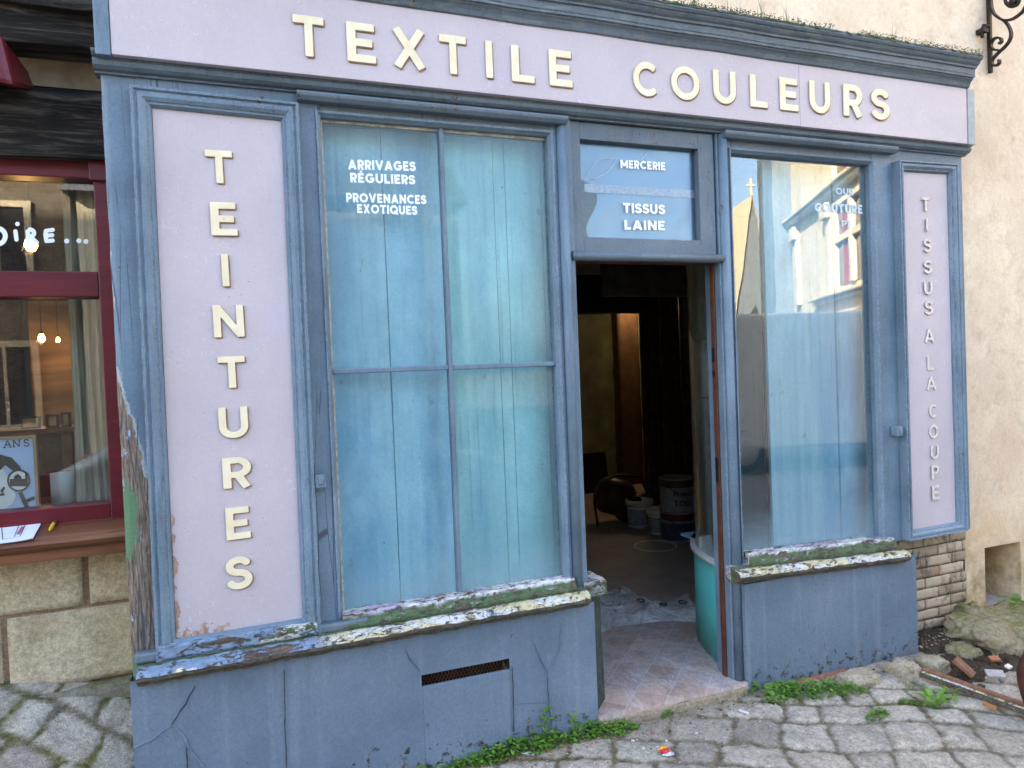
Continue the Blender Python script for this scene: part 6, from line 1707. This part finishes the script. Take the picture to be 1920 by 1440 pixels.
for z0, z1 in ((.5, 2.35), (3.25, 5.0), (5.75, 7.1)):
    for s in (-3.4, -.45):
        W_ = 2.1; f = MB(); mbx(f, s - .14, s, .001, .13, z0 - .1, z1 + .12); mbx(f, s + W_, s + W_ + .14, .001, .13, z0 - .1, z1 + .12); mbx(f, s + .001, s + W_ - .001, .001, .12, z1, z1 + .12); mbx(f, s + W_ / 2 - .09, s + W_ / 2 + .09, .001, .11, z0, z1 - .001)
        zm = z0 + (z1 - z0) * .58
        mbx(f, s + .001, s + W_ / 2 - .091, .001, .10, zm - .07, zm + .07); mbx(f, s + W_ / 2 + .091, s + W_ - .001, .001, .10, zm - .07, zm + .07)
        fo = f.build('window', M_LIME, MN, bevel=.01)
        g = MB(); mbx(g, s, s + W_, .001, .012, z0, z1); g.build('pane', M_DARKGLASS, fo)
        g = MB(); mbx(g, s + .42, s + .66, .0125, .02, z0, z1); mbx(g, s + 1.5, s + 1.75, .0125, .02, z0, z1); g.build('curtain', M_CURT, fo)
for s in (1.95, 4.9):
    f = MB(); mbx(f, s, s + .34, .001, .12, 3.1, 5.2); mbx(f, s - .08, s + .42, .121, .22, 4.85, 5.2); f.build('pilaster', M_LIME, MN, bevel=.01)
# gable with cross far behind
CH = empty('gabled_church', (30, -34, 0), 'stone church gable with a cross far across the square', 'church')
def hz(v, dist): return 1.72 + (636 - v) / FPX * dist
dr = ray(1411, 400); k = 46 / FPX; apx = Vector((CAM.x + dr.x * k, -(CAM.y + dr.y * k), hz(335, 46)))
rt = Vector((CR.x, -CR.y, 0)).normalized(); dp = Vector((_f.x, -_f.y, 0)).normalized()
def gp_(s, d, z): p = apx + rt * s + dp * d; return (p.x, p.y, z)
hw = 1.5; ze = 2.6
mb = MB(); mb.add([gp_(-hw, 0, -.1), gp_(hw, 0, -.1), gp_(hw, 0, ze), gp_(0, 0, apx.z), gp_(-hw, 0, ze), gp_(-hw, 14, -.1), gp_(hw, 14, -.1), gp_(hw, 14, ze), gp_(0, 14, apx.z), gp_(-hw, 14, ze)], [(0, 1, 2, 3, 4), (5, 9, 8, 7, 6), (0, 4, 9, 5), (1, 6, 7, 2)]); mb.build('wall', M_SHADEGREY, CH)  # dark front colour imitates its shaded side
mb = MB(); mb.add([gp_(-hw - .2, -.2, ze - .2), gp_(0, -.2, apx.z + .12), gp_(0, 14, apx.z + .12), gp_(-hw - .2, 14, ze - .2), gp_(hw + .2, -.2, ze - .2), gp_(hw + .2, 14, ze - .2)], [(0, 1, 2, 3), (1, 4, 5, 2)]); mb.build('roof', M_LIME, CH)  # pale stone colour stands in for the sunlit slope
mb = MB(); cz = apx.z + .12
for s0, s1, z0, z1 in ((-.06, .06, 0, 1.1), (-.32, -.0605, .6, .74), (.0605, .32, .6, .74)): mb.add([gp_(s0, -.1, cz + z0), gp_(s1, -.1, cz + z0), gp_(s1, .05, cz + z0), gp_(s0, .05, cz + z0), gp_(s0, -.1, cz + z1), gp_(s1, -.1, cz + z1), gp_(s1, .05, cz + z1), gp_(s0, .05, cz + z1)], [(3, 2, 1, 0), (4, 5, 6, 7), (0, 1, 5, 4), (1, 2, 6, 5), (2, 3, 7, 6), (3, 0, 4, 7)])
mb.build('cross', M_LIME, CH)
for s in (-.3,):
    mb = MB(); mb.add([gp_(s, -.02, 2.4), gp_(s + .6, -.02, 2.4), gp_(s + .6, -.02, 4.6), gp_(s + .3, -.02, 5.2), gp_(s, -.02, 4.6)], [(0, 1, 2, 3, 4)]); mb.build('window', M_DARKGLASS, CH)
# row of houses straight across
def house(x0, x1, y0, h, mat, label):
    H = empty('opposite_house', ((x0 + x1) / 2, y0, 0), label, 'house', 'houses across the street')
    mb = MB(); mb.box(x0, x1, y0 - 7, y0, -.1, h); mb.build('wall', mat, H)
    mb = MB(); ym = y0 - 3.5; mb.add([(x0 - .2, y0 + .3, h - .1), (x1 + .2, y0 + .3, h - .1), (x1 + .2, ym, h + 2.8), (x0 - .2, ym, h + 2.8), (x0 - .2, y0 - 7.3, h - .1), (x1 + .2, y0 - 7.3, h - .1)], [(0, 1, 2, 3), (3, 2, 5, 4), (0, 3, 4), (1, 5, 2)]); mb.build('roof', M_SLATE, H)
    n = max(2, int((x1 - x0) / 2.2))
    for r in range(2):
        for i in range(n):
            cx = x0 + (x1 - x0) * (i + .5) / n; z0 = 1.0 + 2.7 * r
            f = MB(); f.frame(fr4(cx - .45, cx + .45, z0, z0 + 1.5), [(0, y0 + .05), (.12, y0 + .05), (.12, y0 + .001), (0, y0 + .001)]); f.box(cx - .03, cx + .03, y0 + .011, y0 + .04, z0, z0 + 1.5); fo = f.build('window', M_LIME, H)
            g = MB(); g.box(cx - .45, cx + .45, y0 + .001, y0 + .01, z0, z0 + 1.5); g.build('pane', M_DARKGLASS, fo)
M_RUBBLE = stone('grey_rubble_wall', (.20, .17, .13), (.32, .28, .21), (.10, .085, .065), 6, .9)
house(-13, -3.2, -12.5, 6.2, stone('dark_rubble_wall', (.10, .085, .065), (.19, .165, .125), (.04, .034, .026), 4, 1.0), 'grey rubble house opposite, left of two')
house(-3.1, 4.6, -12.5, 5.6, stone('buff_render', (.40, .34, .25), (.50, .43, .32), (.30, .25, .18), 2, .3), 'buff house opposite, right of two')
# vehicles
def vehicle(name, label, cat, org, ang, prof, wid, glassq, wheels, wr, paint_, lights, roofw=.86):
    R3 = Matrix.Rotation(ang, 3, 'Z'); Vn = empty(name, org, label, cat)
    tw = lambda p: tuple(Vector(org) + R3 @ Vector(p))
    zmax = max(z for x, z in prof)
    mb = MB(); n = len(prof); vs = []
    fn = lambda z: 1 if z < 1.0 else 1 - (1 - roofw) * (z - 1.0) / max(.01, zmax - 1.0)
    for s in (-1, 1): vs += [tw((x, s * wid / 2 * fn(z), z)) for x, z in prof]
    mb.add(vs, [tuple(range(n)), tuple(range(2 * n - 1, n - 1, -1))] + [(i, n + i, n + (i + 1) % n, (i + 1) % n) for i in range(n)]); mb.build('body', paint_, Vn, bevel=.05, seg=3, angle=20)
    for q in glassq:
        for s in (-1, 1):
            mb = MB(); a = [tw((x, s * (wid / 2 * fn(z) + .012), z)) for x, z in q]; b = [tw((x, s * (wid / 2 * fn(z) - .03), z)) for x, z in q]; k = len(q)
            mb.add(a + b, [tuple(range(k)), tuple(range(2 * k - 1, k - 1, -1))] + [(i, (i + 1) % k, k + (i + 1) % k, k + i) for i in range(k)]); mb.build('side_window', M_DARKGLASS, Vn, bevel=.008)
    for x in wheels:
        for s in (-1, 1):
            mb = MB(); m2 = MB(); m2.lathe((0, 0, 0), [(0, -.1), (wr * .9, -.1), (wr, -.06), (wr, .06), (wr * .9, .1), (0, .1)], 28)
            mb.add([tw((x + a, s * (wid / 2 - .11) + c, wr + b)) for a, b, c in m2.v], m2.f, 0, True); wl = mb.build('wheel', M_BLACK, Vn)
            mb = MB(); m2 = MB(); m2.lathe((0, 0, 0), [(0, -.105), (wr * .6, -.108), (wr * .62, .108), (0, .105)], 24); mb.add([tw((x + a, s * (wid / 2 - .11) + c, wr + b)) for a, b, c in m2.v], m2.f, 0, True); mb.build('rim', M_GALV, wl)
    for nm, x0, x1, z0, z1, col in lights:
        for s in (-1, 1):
            mb = MB(); y0, y1 = sorted((s * (wid / 2 + .015), s * (wid / 2 - .22))); c = [(x0, y0), (x1, y0), (x1, y1), (x0, y1)]
            mb.add([tw((x, y, z0)) for x, y in c] + [tw((x, y, z1)) for x, y in c], [(3, 2, 1, 0), (4, 5, 6, 7), (0, 1, 5, 4), (1, 2, 6, 5), (2, 3, 7, 6), (3, 0, 4, 7)]); mb.build(nm, col, Vn, bevel=.03)
M_CARP = plain('white_car_paint', (.68, .70, .70), .18, var=.02, bump=0, spec=.6); M_SILV = plain('silver_car_paint', (.45, .46, .46), .22, .4, .03, 0, spec=.6)
M_TAIL = plain('red_tail_lamp', (.35, .01, .015), .2, bump=0); M_HEAD = plain('clear_head_lamp', (.6, .6, .58), .1, bump=0)
vprof = [(-2.5, .35), (-2.55, .9), (-2.5, 2.2), (-2.35, 2.38), (1.2, 2.38), (1.55, 2.25), (2.1, 1.35), (2.75, 1.12), (2.85, .8), (2.8, .35)]
vehicle('white_van', 'white delivery van parked across the street', 'van', (8.6, -6.1, 0), RAD(12), vprof, 1.95, [[(1.0, 1.3), (1.92, 1.3), (1.5, 2.0), (1.0, 2.05)]], (-1.65, 1.8), .34, M_CARP, [('tail_lamp', -2.57, -2.5, .95, 1.5, M_TAIL), ('headlamp', 2.72, 2.83, .8, 1.0, M_HEAD)])
cprof = [(-2.05, .38), (-2.12, .75), (-2.0, .98), (-1.75, 1.05), (-1.35, 1.40), (-.6, 1.48), (.35, 1.44), (1.05, 1.0), (1.85, .88), (2.1, .65), (2.08, .35)]
vehicle('white_car', 'white hatchback parked behind the photographer', 'car', (.35, -4.35, -.02), 0, cprof, 1.72, [[(-1.45, 1.02), (-.55, 1.02), (-.55, 1.38), (-1.2, 1.36)], [(-.47, 1.02), (.85, 1.02), (.3, 1.36), (-.47, 1.38)]], (-1.35, 1.35), .31, M_CARP, [('tail_lamp', -2.12, -1.95, .72, .98, M_TAIL), ('headlamp', 1.92, 2.08, .66, .80, M_HEAD)], .76)
